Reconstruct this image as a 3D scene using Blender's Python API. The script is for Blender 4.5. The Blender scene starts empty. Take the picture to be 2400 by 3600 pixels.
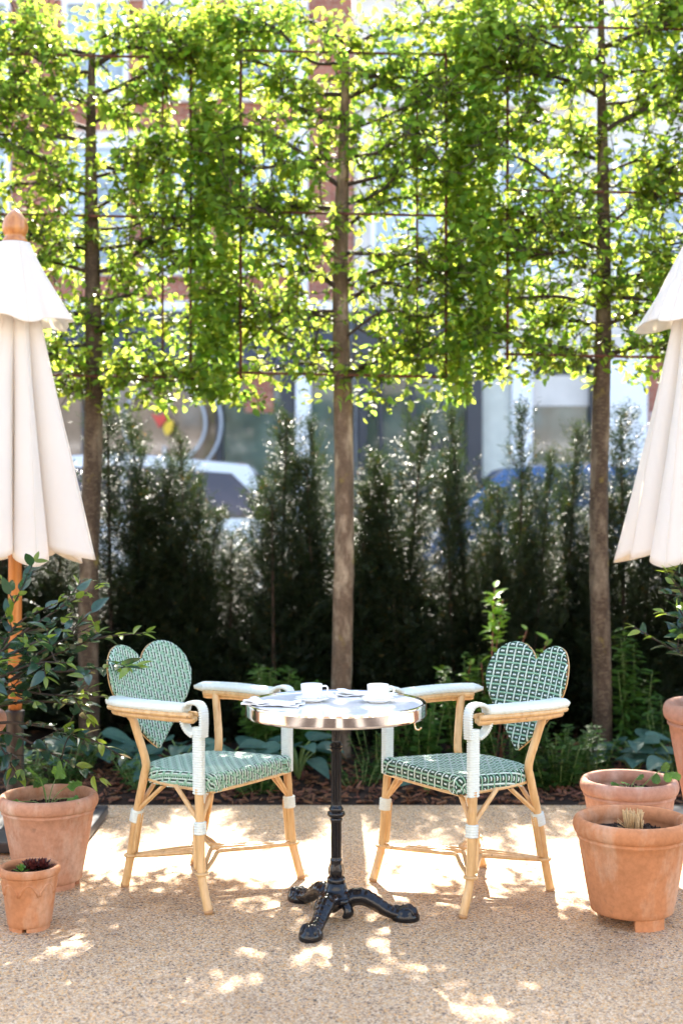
import bpy, math, random
import numpy as np
from mathutils import Vector, Matrix

# ------------------------------------------------------------------ camera, world, sun
SC = bpy.context.scene
COL = SC.collection
R = math.radians
CAM_Z, FPX = 1.38, 4600.0                      # eye height; focal length in photo pixels (2400 x 3600)

cd = bpy.data.cameras.new('camera'); cam = bpy.data.objects.new('camera', cd); COL.objects.link(cam)
cam.location = (0, 0, CAM_Z); cam.rotation_euler = (R(90), 0, 0)
cd.sensor_fit = 'VERTICAL'; cd.sensor_height = 36; cd.lens = 46.0
cd.clip_start = 0.1; cd.clip_end = 3000
cd.dof.use_dof = True; cd.dof.focus_distance = 4.55; cd.dof.aperture_fstop = 1.9
SC.camera = cam

SUN_EL, SUN_AZ = 40.0, -1.0                     # degrees; azimuth measured from +Y towards +X
world = bpy.data.worlds.new('World'); SC.world = world; world.use_nodes = True
wn = world.node_tree
sky = wn.nodes.new('ShaderNodeTexSky'); sky.sky_type = 'NISHITA'; sky.sun_disc = False
sky.sun_elevation = R(SUN_EL); sky.sun_rotation = R(SUN_AZ)
sky.air_density = 1.0; sky.dust_density = 1.5; sky.ozone_density = 1.0
wn.nodes['Background'].inputs['Strength'].default_value = 0.15
wn.links.new(sky.outputs['Color'], wn.nodes['Background'].inputs['Color'])
sd = bpy.data.lights.new('sun', 'SUN'); sun = bpy.data.objects.new('sun', sd); COL.objects.link(sun)
sd.energy = 5.0; sd.angle = R(0.53); sd.color = (1.0, 0.95, 0.87)
sdir = Vector((math.sin(R(SUN_AZ))*math.cos(R(SUN_EL)), math.cos(R(SUN_AZ))*math.cos(R(SUN_EL)), math.sin(R(SUN_EL))))
sun.rotation_euler = (-sdir).to_track_quat('-Z', 'Y').to_euler(); sun.location = sdir*30
vs = SC.view_settings
vs.view_transform = 'Standard'; vs.look = 'None'; vs.gamma = 1.0; vs.exposure = 2.55; vs.use_curve_mapping = False
vs.use_white_balance = True; vs.white_balance_temperature = 6900      # balanced for open shade, as the photograph is
SC.render.engine = 'CYCLES'
cy = SC.cycles
cy.use_denoising = True
cy.max_bounces = 10; cy.diffuse_bounces = 4; cy.transmission_bounces = 8; cy.transparent_max_bounces = 8
cy.sample_clamp_indirect = 6.0
cy.use_adaptive_sampling = True; cy.adaptive_threshold = 0.015

random.seed(7)
rng = np.random.default_rng(11)

# ------------------------------------------------------------------ helpers
def P(px, py, Y):                                # a photo pixel at distance Y -> world point
    return np.array([(px-1200.0)*Y/FPX, Y, CAM_Z-(py-1800.0)*Y/FPX])

def tag(o, label=None, cat=None, group=None, kind=None):
    if label: o['label'] = label
    if cat: o['category'] = cat
    if group: o['group'] = group
    if kind: o['kind'] = kind
    return o

def empty(name, loc=(0, 0, 0), rz=0.0, label=None, cat=None, group=None):
    o = bpy.data.objects.new(name, None); COL.objects.link(o)
    o.empty_display_size = 0.1
    o.location = loc; o.rotation_euler = (0, 0, rz)
    return tag(o, label, cat, group)

def link(name, me, parent=None, matrix=None):
    o = bpy.data.objects.new(name, me); COL.objects.link(o)
    if parent is not None: o.parent = parent
    if matrix is not None: o.matrix_local = matrix
    return o

class MB:
    """collects vertices and faces, builds one mesh object"""
    def __init__(s): s.V, s.F, s.C, s.n, s.col = [], [], [], 0, False
    def add(s, V, F, col=None):
        V = np.asarray(V, float).reshape(-1, 3)
        if isinstance(F, np.ndarray): F = [F]
        groups = {}
        for f in F:
            if isinstance(f, np.ndarray) and f.ndim == 2: s.F.append(f.astype(np.int64)+s.n)
            else: groups.setdefault(len(f), []).append(f)
        for k, g in groups.items(): s.F.append(np.array(g, np.int64)+s.n)
        s.V.append(V); s.n += len(V)
        c = np.ones((len(V), 4))
        if col is not None:
            c[:, :3] = col; s.col = True
        s.C.append(c)
        return s
    def box(s, lo, hi, rz=0.0, c=None):
        x0, y0, z0 = lo; x1, y1, z1 = hi
        V = np.array([[x0,y0,z0],[x1,y0,z0],[x1,y1,z0],[x0,y1,z0],[x0,y0,z1],[x1,y0,z1],[x1,y1,z1],[x0,y1,z1]], float)
        if rz: 
            m = V.mean(0); a = math.cos(rz), math.sin(rz); d = V-m
            V = m+np.stack([d[:,0]*a[0]-d[:,1]*a[1], d[:,0]*a[1]+d[:,1]*a[0], d[:,2]], 1)
        return s.add(V, [np.array([[0,3,2,1],[4,5,6,7],[0,1,5,4],[1,2,6,5],[2,3,7,6],[3,0,4,7]])], c)
    def tube(s, *a, col=None, **k):
        V, F = tube(*a, **k); return s.add(V, F, col)
    def mesh(s, name, smooth=True):
        V = np.concatenate(s.V); me = bpy.data.meshes.new(name)
        me.vertices.add(len(V)); me.vertices.foreach_set('co', V.astype(np.float32).ravel())
        tot = np.concatenate([np.full(len(f), f.shape[1]) for f in s.F])
        idx = np.concatenate([f.ravel() for f in s.F])
        start = np.concatenate([[0], np.cumsum(tot)[:-1]])
        me.loops.add(len(idx)); me.loops.foreach_set('vertex_index', idx.astype(np.int32))
        me.polygons.add(len(tot)); me.polygons.foreach_set('loop_start', start.astype(np.int32))
        me.polygons.foreach_set('loop_total', tot.astype(np.int32))
        me.polygons.foreach_set('use_smooth', np.full(len(tot), smooth, bool))
        if s.col:
            at = me.color_attributes.new('tint', 'FLOAT_COLOR', 'POINT')
            at.data.foreach_set('color', np.concatenate(s.C).astype(np.float32).ravel())
        me.update(calc_edges=True); me.validate()
        return me
    def build(s, name, mat, parent=None, smooth=True, sharp=None):
        me = s.mesh(name, smooth)
        if mat is not None: me.materials.append(mat)
        if sharp: me.set_sharp_from_angle(angle=R(sharp))
        return link(name, me, parent)

def resample(pts, step):
    pts = np.asarray(pts, float)
    d = np.linalg.norm(np.diff(pts, axis=0), axis=1); s = np.concatenate([[0], np.cumsum(d)])
    n = max(2, int(round(s[-1]/step))+1); t = np.linspace(0, s[-1], n)
    return np.stack([np.interp(t, s, pts[:, k]) for k in range(3)], 1)

def smooth_path(pts, n=8):
    """Catmull-Rom through the points"""
    p = np.asarray(pts, float)
    if len(p) < 3: return resample(p, max(1e-4, np.linalg.norm(p[-1]-p[0])/n))
    q = np.vstack([2*p[0]-p[1], p, 2*p[-1]-p[-2]]); out = []
    t = np.linspace(0, 1, n, endpoint=False)[:, None]
    for i in range(1, len(q)-2):
        a, b, c, d = q[i-1], q[i], q[i+1], q[i+2]
        out.append(0.5*((2*b)+(-a+c)*t+(2*a-5*b+4*c-d)*t**2+(-a+3*b-3*c+d)*t**3))
    return np.vstack(out+[p[-1:]])

def frames(path, up=None):
    T = np.gradient(path, axis=0); T /= np.linalg.norm(T, axis=1)[:, None]+1e-12
    N = np.zeros_like(T)
    if up is not None:
        u = np.asarray(up, float); u = np.broadcast_to(u, T.shape)
        N = u-T*np.sum(u*T, 1)[:, None]; N /= np.linalg.norm(N, axis=1)[:, None]+1e-12
    else:
        a = np.array([0, 0, 1.0]) if abs(T[0][2]) < .9 else np.array([1.0, 0, 0])
        n = a-T[0]*a.dot(T[0]); N[0] = n/np.linalg.norm(n)
        for i in range(1, len(T)):
            n = N[i-1]-T[i]*N[i-1].dot(T[i]); N[i] = n/(np.linalg.norm(n)+1e-12)
    return T, N, np.cross(T, N)

def tube(path, r, seg=8, up=None, ry=None, power=2.0, cap=True, ring=None):
    """swept (super)ellipse: r along the normal, ry along the binormal; ring = optional (n, seg) multiplier"""
    path = np.asarray(path, float); n = len(path)
    T, N, B = frames(path, up)
    r = np.broadcast_to(np.asarray(r, float), (n,)); ry = r if ry is None else np.broadcast_to(np.asarray(ry, float), (n,))
    a = np.linspace(0, 2*np.pi, seg, endpoint=False); c, s = np.cos(a), np.sin(a)
    if power != 2: c, s = np.sign(c)*np.abs(c)**(2/power), np.sign(s)*np.abs(s)**(2/power)
    m = np.ones((n, seg)) if ring is None else ring
    V = path[:, None, :]+(N[:, None, :]*(r[:, None]*c*m)[:, :, None]+B[:, None, :]*(ry[:, None]*s*m)[:, :, None])
    i = np.arange(n-1)[:, None]*seg; j = np.arange(seg)[None]; k = (j+1) % seg
    F = np.stack([i+j, i+k, i+seg+k, i+seg+j], -1).reshape(-1, 4)
    V = V.reshape(-1, 3); Fs = [F]
    if cap:
        V = np.vstack([V, path[:1], path[-1:]]); c0 = n*seg
        j = np.arange(seg); k = (j+1) % seg
        Fs.append(np.stack([np.full(seg, c0), k, j], 1)); Fs.append(np.stack([np.full(seg, c0+1), (n-1)*seg+j, (n-1)*seg+k], 1))
    return V, Fs

def lathe(prof, seg=48, fn=None, close=False):
    """prof: (r, z) list; fn(theta, r, z) -> r"""
    prof = np.asarray(prof, float); n = len(prof)
    a = np.linspace(0, 2*np.pi, seg, endpoint=False)
    r = np.repeat(prof[:, :1], seg, 1); z = np.repeat(prof[:, 1:], seg, 1)
    if fn is not None: r = fn(a[None, :], r, z)
    V = np.stack([r*np.cos(a), r*np.sin(a), z], -1).reshape(-1, 3)
    i = np.arange(n-1)[:, None]*seg; j = np.arange(seg)[None]; k = (j+1) % seg
    return V, [np.stack([i+j, i+k, i+seg+k, i+seg+j], -1).reshape(-1, 4)]

def leaf_template(w=.5, fold=.12, droop=.15, n=3):
    """unit leaf along +Y, normal +Z; n stations between base and tip"""
    t = np.linspace(0, 1, n+2)
    V = [[0, 0, 0]]; F = []
    for k in range(1, n+1):
        x = t[k]; hw = .5*w*(math.sin(math.pi*x**.75))**.8
        z = -droop*x*x
        V += [[-hw, x, z+fold*hw*2], [0, x, z], [hw, x, z+fold*hw*2]]
    V.append([0, 1, -droop]); tip = len(V)-1
    F += [[0, 2, 1], [0, 3, 2]]
    for k in range(n-1):
        a = 1+3*k; b = a+3
        F += [[a, a+1, b+1, b], [a+1, a+2, b+2, b+1]]
    a = 1+3*(n-1); F += [[a, a+1, tip], [a+1, a+2, tip]]
    return np.array(V), F

def orient(d, nrm):
    """rotation matrices (N,3,3) with columns x, y=d, z ~ nrm"""
    d = d/(np.linalg.norm(d, axis=1)[:, None]+1e-12)
    x = np.cross(d, nrm); x /= np.linalg.norm(x, axis=1)[:, None]+1e-12
    z = np.cross(x, d)
    return np.stack([x, d, z], -1)

def batch(mb, tmpl, pos, M, size, col=None):
    V, F = tmpl; n = len(pos); k = len(V)
    W = np.einsum('nij,kj->nki', M, V)*np.asarray(size).reshape(-1, 1, 1)+pos[:, None, :]
    g = {}
    for f in F: g.setdefault(len(f), []).append(f)
    off = (np.arange(n)*k)[:, None, None]
    Fs = [(np.array(v)[None]+off).reshape(-1, kk) for kk, v in g.items()]
    c = None if col is None else np.repeat(col, k, axis=0)
    mb.add(W.reshape(-1, 3), Fs, c)

def mat4(M, p, s):
    m = Matrix.Identity(4)
    for a in range(3):
        for b in range(3): m[a][b] = float(M[a][b]*s)
        m[a][3] = float(p[a])
    return m

def rvec(n):
    v = rng.normal(size=(n, 3)); return v/np.linalg.norm(v, axis=1)[:, None]

# ------------------------------------------------------------------ materials
def new_mat(name):
    m = bpy.data.materials.new(name); m.use_nodes = True
    return m, m.node_tree, m.node_tree.nodes['Principled BSDF']
def nd(t, typ, **k):
    n = t.nodes.new(typ)
    for a, b in k.items(): setattr(n, a, b)
    return n
def coords(t, scale=1.0, out='Object'):
    tc = nd(t, 'ShaderNodeTexCoord'); mp = nd(t, 'ShaderNodeMapping')
    mp.inputs['Scale'].default_value = scale if isinstance(scale, tuple) else (scale,)*3
    t.links.new(tc.outputs[out], mp.inputs['Vector']); return mp.outputs['Vector']
def noise(t, vec, scale, detail=4, rough=.55):
    n = nd(t, 'ShaderNodeTexNoise'); n.inputs['Scale'].default_value = scale
    n.inputs['Detail'].default_value = detail; n.inputs['Roughness'].default_value = rough
    if vec is not None: t.links.new(vec, n.inputs['Vector'])
    return n
def ramp(t, fac, stops, interp='LINEAR'):
    r = nd(t, 'ShaderNodeValToRGB'); r.color_ramp.interpolation = interp
    e = r.color_ramp.elements
    while len(e) < len(stops): e.new(.5)
    for i, (p, c) in enumerate(stops):
        e[i].position = p; e[i].color = (*c, 1) if len(c) == 3 else c
    t.links.new(fac, r.inputs['Fac']); return r.outputs['Color']
def mix(t, fac, a, b, typ='MIX'):
    m = nd(t, 'ShaderNodeMix', data_type='RGBA', blend_type=typ)
    for sock, v in ((m.inputs['Factor'], fac), (m.inputs[6], a), (m.inputs[7], b)):
        if isinstance(v, (int, float)): sock.default_value = v
        elif isinstance(v, tuple): sock.default_value = (*v, 1) if len(v) == 3 else v
        else: t.links.new(v, sock)
    return m.outputs[2]
def bump(t, b, height, strength=.3, dist=.01):
    n = nd(t, 'ShaderNodeBump'); n.inputs['Strength'].default_value = strength; n.inputs['Distance'].default_value = dist
    t.links.new(height, n.inputs['Height']); t.links.new(n.outputs['Normal'], b.inputs['Normal'])

def plain(name, col, rough=.5, metal=0.0, var=.12, scale=20, bmp=0.0, spec=.5, coat=0.0, tint=False, vec=None):
    m, t, b = new_mat(name)
    v = coords(t) if vec is None else coords(t, vec)
    n = noise(t, v, scale)
    c = ramp(t, n.outputs['Fac'], [(.25, tuple(x*(1-var) for x in col)), (.75, tuple(min(1, x*(1+var)) for x in col))])
    if tint:
        at = nd(t, 'ShaderNodeAttribute', attribute_name='tint'); c = mix(t, 1.0, c, at.outputs['Color'], 'MULTIPLY')
    t.links.new(c, b.inputs['Base Color'])
    b.inputs['Roughness'].default_value = rough; b.inputs['Metallic'].default_value = metal
    b.inputs['Specular IOR Level'].default_value = spec; b.inputs['Coat Weight'].default_value = coat
    if bmp: bump(t, b, n.outputs['Fac'], bmp, .004)
    return m

def leaf_mat(name, col, trans, tw=.45, rough=.4, spec=.4, tint=True, vein=0.0):
    """two-sided leaf: reflecting upper surface with light coming through the blade"""
    m, t, b = new_mat(name)
    v = coords(t); n = noise(t, v, 9.0, 3)
    at = nd(t, 'ShaderNodeAttribute', attribute_name='tint')
    oi = nd(t, 'ShaderNodeObjectInfo')
    val = nd(t, 'ShaderNodeMapRange'); val.inputs[3].default_value = .75; val.inputs[4].default_value = 1.25
    t.links.new(oi.outputs['Random'], val.inputs[0])
    def chain(c):
        c1 = ramp(t, n.outputs['Fac'], [(.3, tuple(x*.85 for x in c)), (.7, tuple(min(1, x*1.15) for x in c))])
        if tint: c1 = mix(t, 1.0, c1, at.outputs['Color'], 'MULTIPLY')
        else:
            hs = nd(t, 'ShaderNodeHueSaturation'); t.links.new(val.outputs[0], hs.inputs['Value']); t.links.new(c1, hs.inputs['Color']); c1 = hs.outputs['Color']
        return c1
    t.links.new(chain(col), b.inputs['Base Color'])
    b.inputs['Roughness'].default_value = rough; b.inputs['Specular IOR Level'].default_value = spec
    tr = nd(t, 'ShaderNodeBsdfTranslucent'); t.links.new(chain(trans), tr.inputs['Color'])
    mx = nd(t, 'ShaderNodeMixShader'); mx.inputs[0].default_value = tw
    t.links.new(b.outputs[0], mx.inputs[1]); t.links.new(tr.outputs[0], mx.inputs[2])
    t.links.new(mx.outputs[0], t.nodes['Material Output'].inputs['Surface'])
    return m

M = {}
# resin-bound gravel: rounded stones a few millimetres across in tan, ochre, grey and dark
def gravel_mat():
    m, t, b = new_mat('resin_gravel')
    v = coords(t)
    nz = noise(t, v, 60, 2); 
    vv = nd(t, 'ShaderNodeVectorMath', operation='ADD'); sc = nd(t, 'ShaderNodeVectorMath', operation='SCALE'); sc.inputs['Scale'].default_value = .004
    t.links.new(nz.outputs['Color'], sc.inputs[0]); t.links.new(v, vv.inputs[0]); t.links.new(sc.outputs[0], vv.inputs[1])
    vo = nd(t, 'ShaderNodeTexVoronoi'); vo.inputs['Scale'].default_value = 185; t.links.new(vv.outputs[0], vo.inputs['Vector'])
    sep = nd(t, 'ShaderNodeSeparateColor'); t.links.new(vo.outputs['Color'], sep.inputs[0])
    c = ramp(t, sep.outputs[0], [(0, (.10, .075, .062)), (.06, (.26, .18, .13)), (.13, (.50, .32, .18)), (.30, (.58, .42, .275)),
                                 (.50, (.66, .38, .15)), (.61, (.62, .47, .33)), (.78, (.70, .57, .43)), (.92, (.38, .29, .235))], 'CONSTANT')
    big = noise(t, v, 1.6, 5)
    c = mix(t, 1.0, c, ramp(t, big.outputs['Fac'], [(.28, (.82, .76, .68)), (.5, (1.06, 1.0, .90)), (.72, (1.15, 1.08, .97))]), 'MULTIPLY')
    edge = nd(t, 'ShaderNodeTexVoronoi', feature='DISTANCE_TO_EDGE'); edge.inputs['Scale'].default_value = 185; t.links.new(vv.outputs[0], edge.inputs['Vector'])
    c = mix(t, 1.0, c, ramp(t, edge.outputs['Distance'], [(0, (.55, .48, .42)), (.10, (1, 1, 1))]), 'MULTIPLY')
    t.links.new(c, b.inputs['Base Color']); b.inputs['Roughness'].default_value = .62; b.inputs['Specular IOR Level'].default_value = .35
    mr = nd(t, 'ShaderNodeMapRange'); mr.inputs[2].default_value = .3; t.links.new(edge.outputs['Distance'], mr.inputs[0])
    bump(t, b, mr.outputs[0], .55, .003)
    return m
M['gravel'] = gravel_mat()

def terracotta(name, base, pale, amt=.5):
    m, t, b = new_mat(name)
    v = coords(t); n1 = noise(t, v, 5.5, 6, .6); n2 = noise(t, v, 55, 4, .6); n3 = noise(t, coords(t, (1, 1, .35)), 11, 5, .6)
    c = ramp(t, n1.outputs['Fac'], [(.3, tuple(x*.80 for x in base)), (.55, base), (.75, tuple(min(1, x*1.12) for x in base))])
    f = ramp(t, n3.outputs['Fac'], [(.52, (0, 0, 0)), (.72, (amt,)*3)])
    c = mix(t, f, c, pale)
    c = mix(t, 1.0, c, ramp(t, n2.outputs['Fac'], [(.25, (.82, .8, .78)), (.6, (1.03, 1.03, 1.03))]), 'MULTIPLY')
    d = noise(t, v, 17, 3); c = mix(t, ramp(t, d.outputs['Fac'], [(.68, (0, 0, 0)), (.76, (.45,)*3)]), c, (.16, .09, .06))
    t.links.new(c, b.inputs['Base Color']); b.inputs['Roughness'].default_value = .82; b.inputs['Specular IOR Level'].default_value = .25
    bump(t, b, n2.outputs['Fac'], .25, .003)
    return m
M['pot_pale'] = terracotta('terracotta_pale', (.49, .245, .15), (.60, .44, .34), .75)
M['pot_orange'] = terracotta('terracotta_orange', (.50, .21, .095), (.57, .37, .25), .75)
M['pot_pink'] = terracotta('terracotta_pink', (.46, .24, .165), (.57, .41, .34), .75)

def rattan_mat():
    m, t, b = new_mat('rattan')
    v = coords(t, (1, 1, .18)); n = noise(t, v, 45, 5, .6); n2 = noise(t, coords(t), 9, 3)
    c = ramp(t, n.outputs['Fac'], [(.25, (.46, .255, .095)), (.5, (.60, .37, .16)), (.75, (.70, .47, .235))])
    c = mix(t, ramp(t, n2.outputs['Fac'], [(.6, (0, 0, 0)), (.75, (.45,)*3)]), c, (.40, .19, .065))
    n3 = noise(t, coords(t), 31, 2)
    c = mix(t, ramp(t, n3.outputs['Fac'], [(.70, (0, 0, 0)), (.74, (.75,)*3)]), c, (.13, .06, .025))
    t.links.new(c, b.inputs['Base Color']); b.inputs['Roughness'].default_value = .33; b.inputs['Specular IOR Level'].default_value = .5
    b.inputs['Coat Weight'].default_value = .25; b.inputs['Coat Roughness'].default_value = .2
    bump(t, b, n.outputs['Fac'], .12, .002)
    return m
M['rattan'] = rattan_mat()
M['cane'] = plain('pale_mint_cane', (.63, .68, .63), .4, var=.06, scale=60, spec=.5)
M['strand'] = plain('woven_strand', (.95, .95, .95), .30, var=.05, scale=80, spec=.5, tint=True)
M['panel_green'] = plain('panel_backing', (.40, .22, .10), .7, var=.2, scale=60)

def iron_mat():
    m, t, b = new_mat('black_cast_iron')
    n = noise(t, coords(t), 70, 3); t.links.new(ramp(t, n.outputs['Fac'], [(.3, (.004, .004, .005)), (.7, (.009, .009, .011))]), b.inputs['Base Color'])
    b.inputs['Roughness'].default_value = .15; b.inputs['Specular IOR Level'].default_value = .42
    bump(t, b, n.outputs['Fac'], .06, .003)
    return m
M['iron'] = iron_mat()
M['chrome'] = plain('polished_rim', (.80, .78, .76), .09, metal=1.0, var=.03, scale=30)
M['brass'] = plain('brass_hook', (.75, .62, .40), .22, metal=1.0, var=.05)
def marble_mat():
    m, t, b = new_mat('white_marble')
    n = noise(t, coords(t, 3.0), 2.2, 7, .65); n.inputs['Distortion'].default_value = 1.2
    t.links.new(ramp(t, n.outputs['Fac'], [(.42, (.86, .86, .85)), (.5, (.80, .80, .80)), (.56, (.87, .87, .86))]), b.inputs['Base Color'])
    b.inputs['Roughness'].default_value = .08; b.inputs['Specular IOR Level'].default_value = .6
    return m
M['marble'] = marble_mat()
M['china'] = plain('white_china', (.82, .82, .81), .12, var=.02, spec=.6)
M['napkin'] = plain('white_linen', (.80, .79, .78), .85, var=.04, scale=200, bmp=.15, spec=.2)
M['coffee'] = plain('coffee', (.05, .022, .008), .1, var=.1)
M['stitch'] = plain('grey_stitching', (.55, .53, .56), .8)

def canvas_mat():
    m, t, b = new_mat('white_canvas')
    n = noise(t, coords(t), 3, 4); w = noise(t, coords(t, (1, 1, .2)), 160, 2)
    c = ramp(t, n.outputs['Fac'], [(.3, (.90, .87, .825)), (.7, (.93, .905, .865))])
    t.links.new(c, b.inputs['Base Color']); b.inputs['Roughness'].default_value = .85; b.inputs['Specular IOR Level'].default_value = .15
    bump(t, b, w.outputs['Fac'], .1, .002)
    tr = nd(t, 'ShaderNodeBsdfTranslucent'); tr.inputs['Color'].default_value = (.92, .85, .75, 1)
    mx = nd(t, 'ShaderNodeMixShader'); mx.inputs[0].default_value = .48
    t.links.new(b.outputs[0], mx.inputs[1]); t.links.new(tr.outputs[0], mx.inputs[2]); t.links.new(mx.outputs[0], t.nodes['Material Output'].inputs['Surface'])
    return m
M['canvas'] = canvas_mat()
def wood_mat(name, a, b_, rough=.35):
    m, t, b = new_mat(name)
    n = noise(t, coords(t, (1, 1, .07)), 60, 5, .6)
    t.links.new(ramp(t, n.outputs['Fac'], [(.3, a), (.7, b_)]), b.inputs['Base Color']); b.inputs['Roughness'].default_value = rough
    b.inputs['Coat Weight'].default_value = .3; bump(t, b, n.outputs['Fac'], .1, .002)
    return m
M['teak'] = wood_mat('varnished_wood', (.36, .125, .03), (.56, .24, .07))
M['black_metal'] = plain('black_metal', (.015, .015, .017), .4, var=.2)
M['slate'] = plain('dark_base_plate', (.04, .042, .05), .3, var=.25, scale=8)

def bark_mat(k=1.0, name='hornbeam_bark'):
    m, t, b = new_mat(name)
    v = coords(t, (1, 1, .45)); n1 = noise(t, v, 11, 6, .65); n2 = noise(t, coords(t, (1, 1, 2.2)), 42, 4, .6); n3 = noise(t, coords(t), 8, 4)
    c = ramp(t, n1.outputs['Fac'], [(.28, (.034*k, .023*k, .015*k)), (.5, (.082*k, .055*k, .036*k)), (.68, (.23*k, .18*k, .125*k))])
    c = mix(t, ramp(t, n2.outputs['Fac'], [(.5, (0, 0, 0)), (.70, (.6,)*3)]), c, (.17, .13, .085))
    c = mix(t, ramp(t, n3.outputs['Fac'], [(.62, (0, 0, 0)), (.72, (.55,)*3)]), c, (.24, .19, .04))
    t.links.new(c, b.inputs['Base Color']); b.inputs['Roughness'].default_value = .9; b.inputs['Specular IOR Level'].default_value = .2
    bump(t, b, n2.outputs['Fac'], .6, .01)
    return m
M['bark'] = bark_mat(.8); M['bark_lit'] = bark_mat(1.6, 'lit_hornbeam_bark')  # second bark is a brighter copy: light on the middle trunk put into colour
M['twig'] = plain('brown_twig', (.040, .026, .017), .85, var=.35, scale=40)
M['rust'] = plain('rusty_steel', (.10, .030, .018), .8, var=.4, scale=25, bmp=.3)
M['hornbeam'] = leaf_mat('hornbeam_leaf', (.032, .088, .009), (.58, .76, .11), .50, .48, .22)
M['hornbeam_obj'] = leaf_mat('hornbeam_leaf_single', (.032, .088, .009), (.58, .76, .11), .50, .48, .22, tint=False)
M['yew'] = leaf_mat('yew_needle', (.012, .021, .008), (.045, .075, .018), .2, .42, .27)
M['deck_dark'] = plain('dark_deck_board', (.030, .022, .019), .95, var=.4, scale=8, spec=.05); M['deck_pale'] = plain('grey_deck_board', (.22, .19, .17), .95, var=.3, scale=8, spec=.05)
M['yew_wood'] = plain('yew_stem', (.045, .024, .015), .85, var=.3, scale=30)
M['glossy'] = leaf_mat('glossy_dark_leaf', (.022, .055, .036), (.10, .22, .03), .18, .22, .6, tint=False)
M['glossy_new'] = leaf_mat('young_olive_leaf', (.13, .20, .03), (.36, .48, .05), .35, .3, .5, tint=False)
M['hosta'] = leaf_mat('hosta_leaf', (.045, .105, .080), (.09, .22, .09), .2, .5, .22, tint=False)
M['herb'] = leaf_mat('herb_leaf', (.045, .115, .022), (.16, .32, .04), .35, .55, .2)
M['lime'] = leaf_mat('lime_leaf', (.20, .36, .04), (.42, .66, .06), .5, .4, .35, tint=False)
M['green'] = leaf_mat('mid_green_leaf', (.07, .18, .035), (.25, .45, .06), .4, .45, .4, tint=False)
M['maroon'] = leaf_mat('maroon_leaf', (.075, .018, .016), (.20, .04, .03), .2, .35, .5, tint=False)
M['redstem'] = plain('red_brown_stem', (.20, .07, .035), .6, var=.2)
M['straw'] = plain('dry_straw', (.52, .33, .15), .75, var=.25, scale=90)
M['compost'] = plain('dark_compost', (.035, .021, .014), .95, var=.6, scale=70, bmp=.8, spec=.2)
M['soil'] = plain('bed_soil', (.028, .017, .012), .95, var=.5, scale=30, bmp=.8, spec=.2)
M['chip'] = plain('bark_chip', (.14, .065, .035), .9, var=.4, scale=30, tint=True, spec=.2)

def brick_mat():
    m, t, b = new_mat('red_brickwork')
    v = coords(t, 1.0); 
    sep = nd(t, 'ShaderNodeSeparateXYZ'); t.links.new(v, sep.inputs[0]); cb = nd(t, 'ShaderNodeCombineXYZ')
    t.links.new(sep.outputs['X'], cb.inputs['X']); t.links.new(sep.outputs['Z'], cb.inputs['Y'])
    br = nd(t, 'ShaderNodeTexBrick'); t.links.new(cb.outputs[0], br.inputs['Vector'])
    br.inputs['Scale'].default_value = 1.0; br.inputs['Brick Width'].default_value = .225; br.inputs['Row Height'].default_value = .075; br.inputs['Mortar Size'].default_value = .008
    br.inputs['Color1'].default_value = (.42, .135, .08, 1); br.inputs['Color2'].default_value = (.26, .075, .05, 1); br.inputs['Mortar'].default_value = (.34, .26, .20, 1)
    n = noise(t, v, 2, 4); c = mix(t, 1.0, br.outputs['Color'], ramp(t, n.outputs['Fac'], [(.3, (.8, .8, .8)), (.7, (1.15, 1.12, 1.1))]), 'MULTIPLY')
    t.links.new(c, b.inputs['Base Color']); b.inputs['Roughness'].default_value = .9
    bump(t, b, br.outputs['Fac'], -.4, .01)
    return m
M['brick'] = brick_mat()
M['stone'] = plain('pale_stone', (.62, .57, .53), .85, var=.12, scale=2.5, bmp=.1)
M['taupe'] = plain('taupe_render', (.27, .255, .235), .9, var=.15, scale=2)
M['white_paint'] = plain('white_paintwork', (.76, .76, .80), .5, var=.05, scale=3)
M['dark_paint'] = plain('charcoal_paintwork', (.03, .03, .038), .45, var=.15, scale=4)
M['navy'] = plain('navy_fascia', (.02, .026, .05), .45, var=.15, scale=4)
def glass_mat(name, col, rough=.05):
    m, t, b = new_mat(name)
    n = noise(t, coords(t), 1.3, 3); t.links.new(ramp(t, n.outputs['Fac'], [(.35, tuple(x*.5 for x in col)), (.65, tuple(x*1.4 for x in col))]), b.inputs['Base Color'])
    b.inputs['Roughness'].default_value = rough; b.inputs['Specular IOR Level'].default_value = .8
    return m
M['glass'] = glass_mat('window_glass', (.075, .10, .09))
M['glass_blue'] = glass_mat('upper_window_glass', (.30, .35, .40))
M['glass_brown'] = glass_mat('brown_shop_glass', (.13, .085, .06))
M['car_glass'] = glass_mat('car_glass', (.10, .055, .05), .04)
M['car_glass_blue'] = glass_mat('tinted_car_glass', (.025, .035, .06), .04)
M['curtain'] = plain('pale_curtain', (.62, .62, .55), .8, var=.1, scale=5)
M['red_sign'] = plain('red_sign', (.60, .05, .03), .5); M['yellow_sign'] = plain('yellow_sign', (.75, .48, .03), .5)
M['grey_sign'] = plain('grey_ring_sign', (.42, .44, .48), .5)
M['asphalt'] = plain('asphalt', (.05, .05, .052), .85, var=.25, scale=40, bmp=.3)
M['paving'] = plain('pavement_slab', (.32, .30, .275), .85, var=.15, scale=6, bmp=.15)
M['kerb'] = plain('kerb_stone', (.36, .34, .32), .85, var=.15, scale=8)
M['line'] = plain('road_paint', (.72, .70, .62), .6, var=.08)
M['ground'] = plain('far_ground', (.16, .15, .12), .95, var=.3, scale=.5)
M['car_white'] = plain('white_car_paint', (.80, .80, .82), .25, var=.02, coat=.8)
M['car_blue'] = plain('blue_car_paint', (.02, .085, .26), .25, var=.05, coat=.8)
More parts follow.
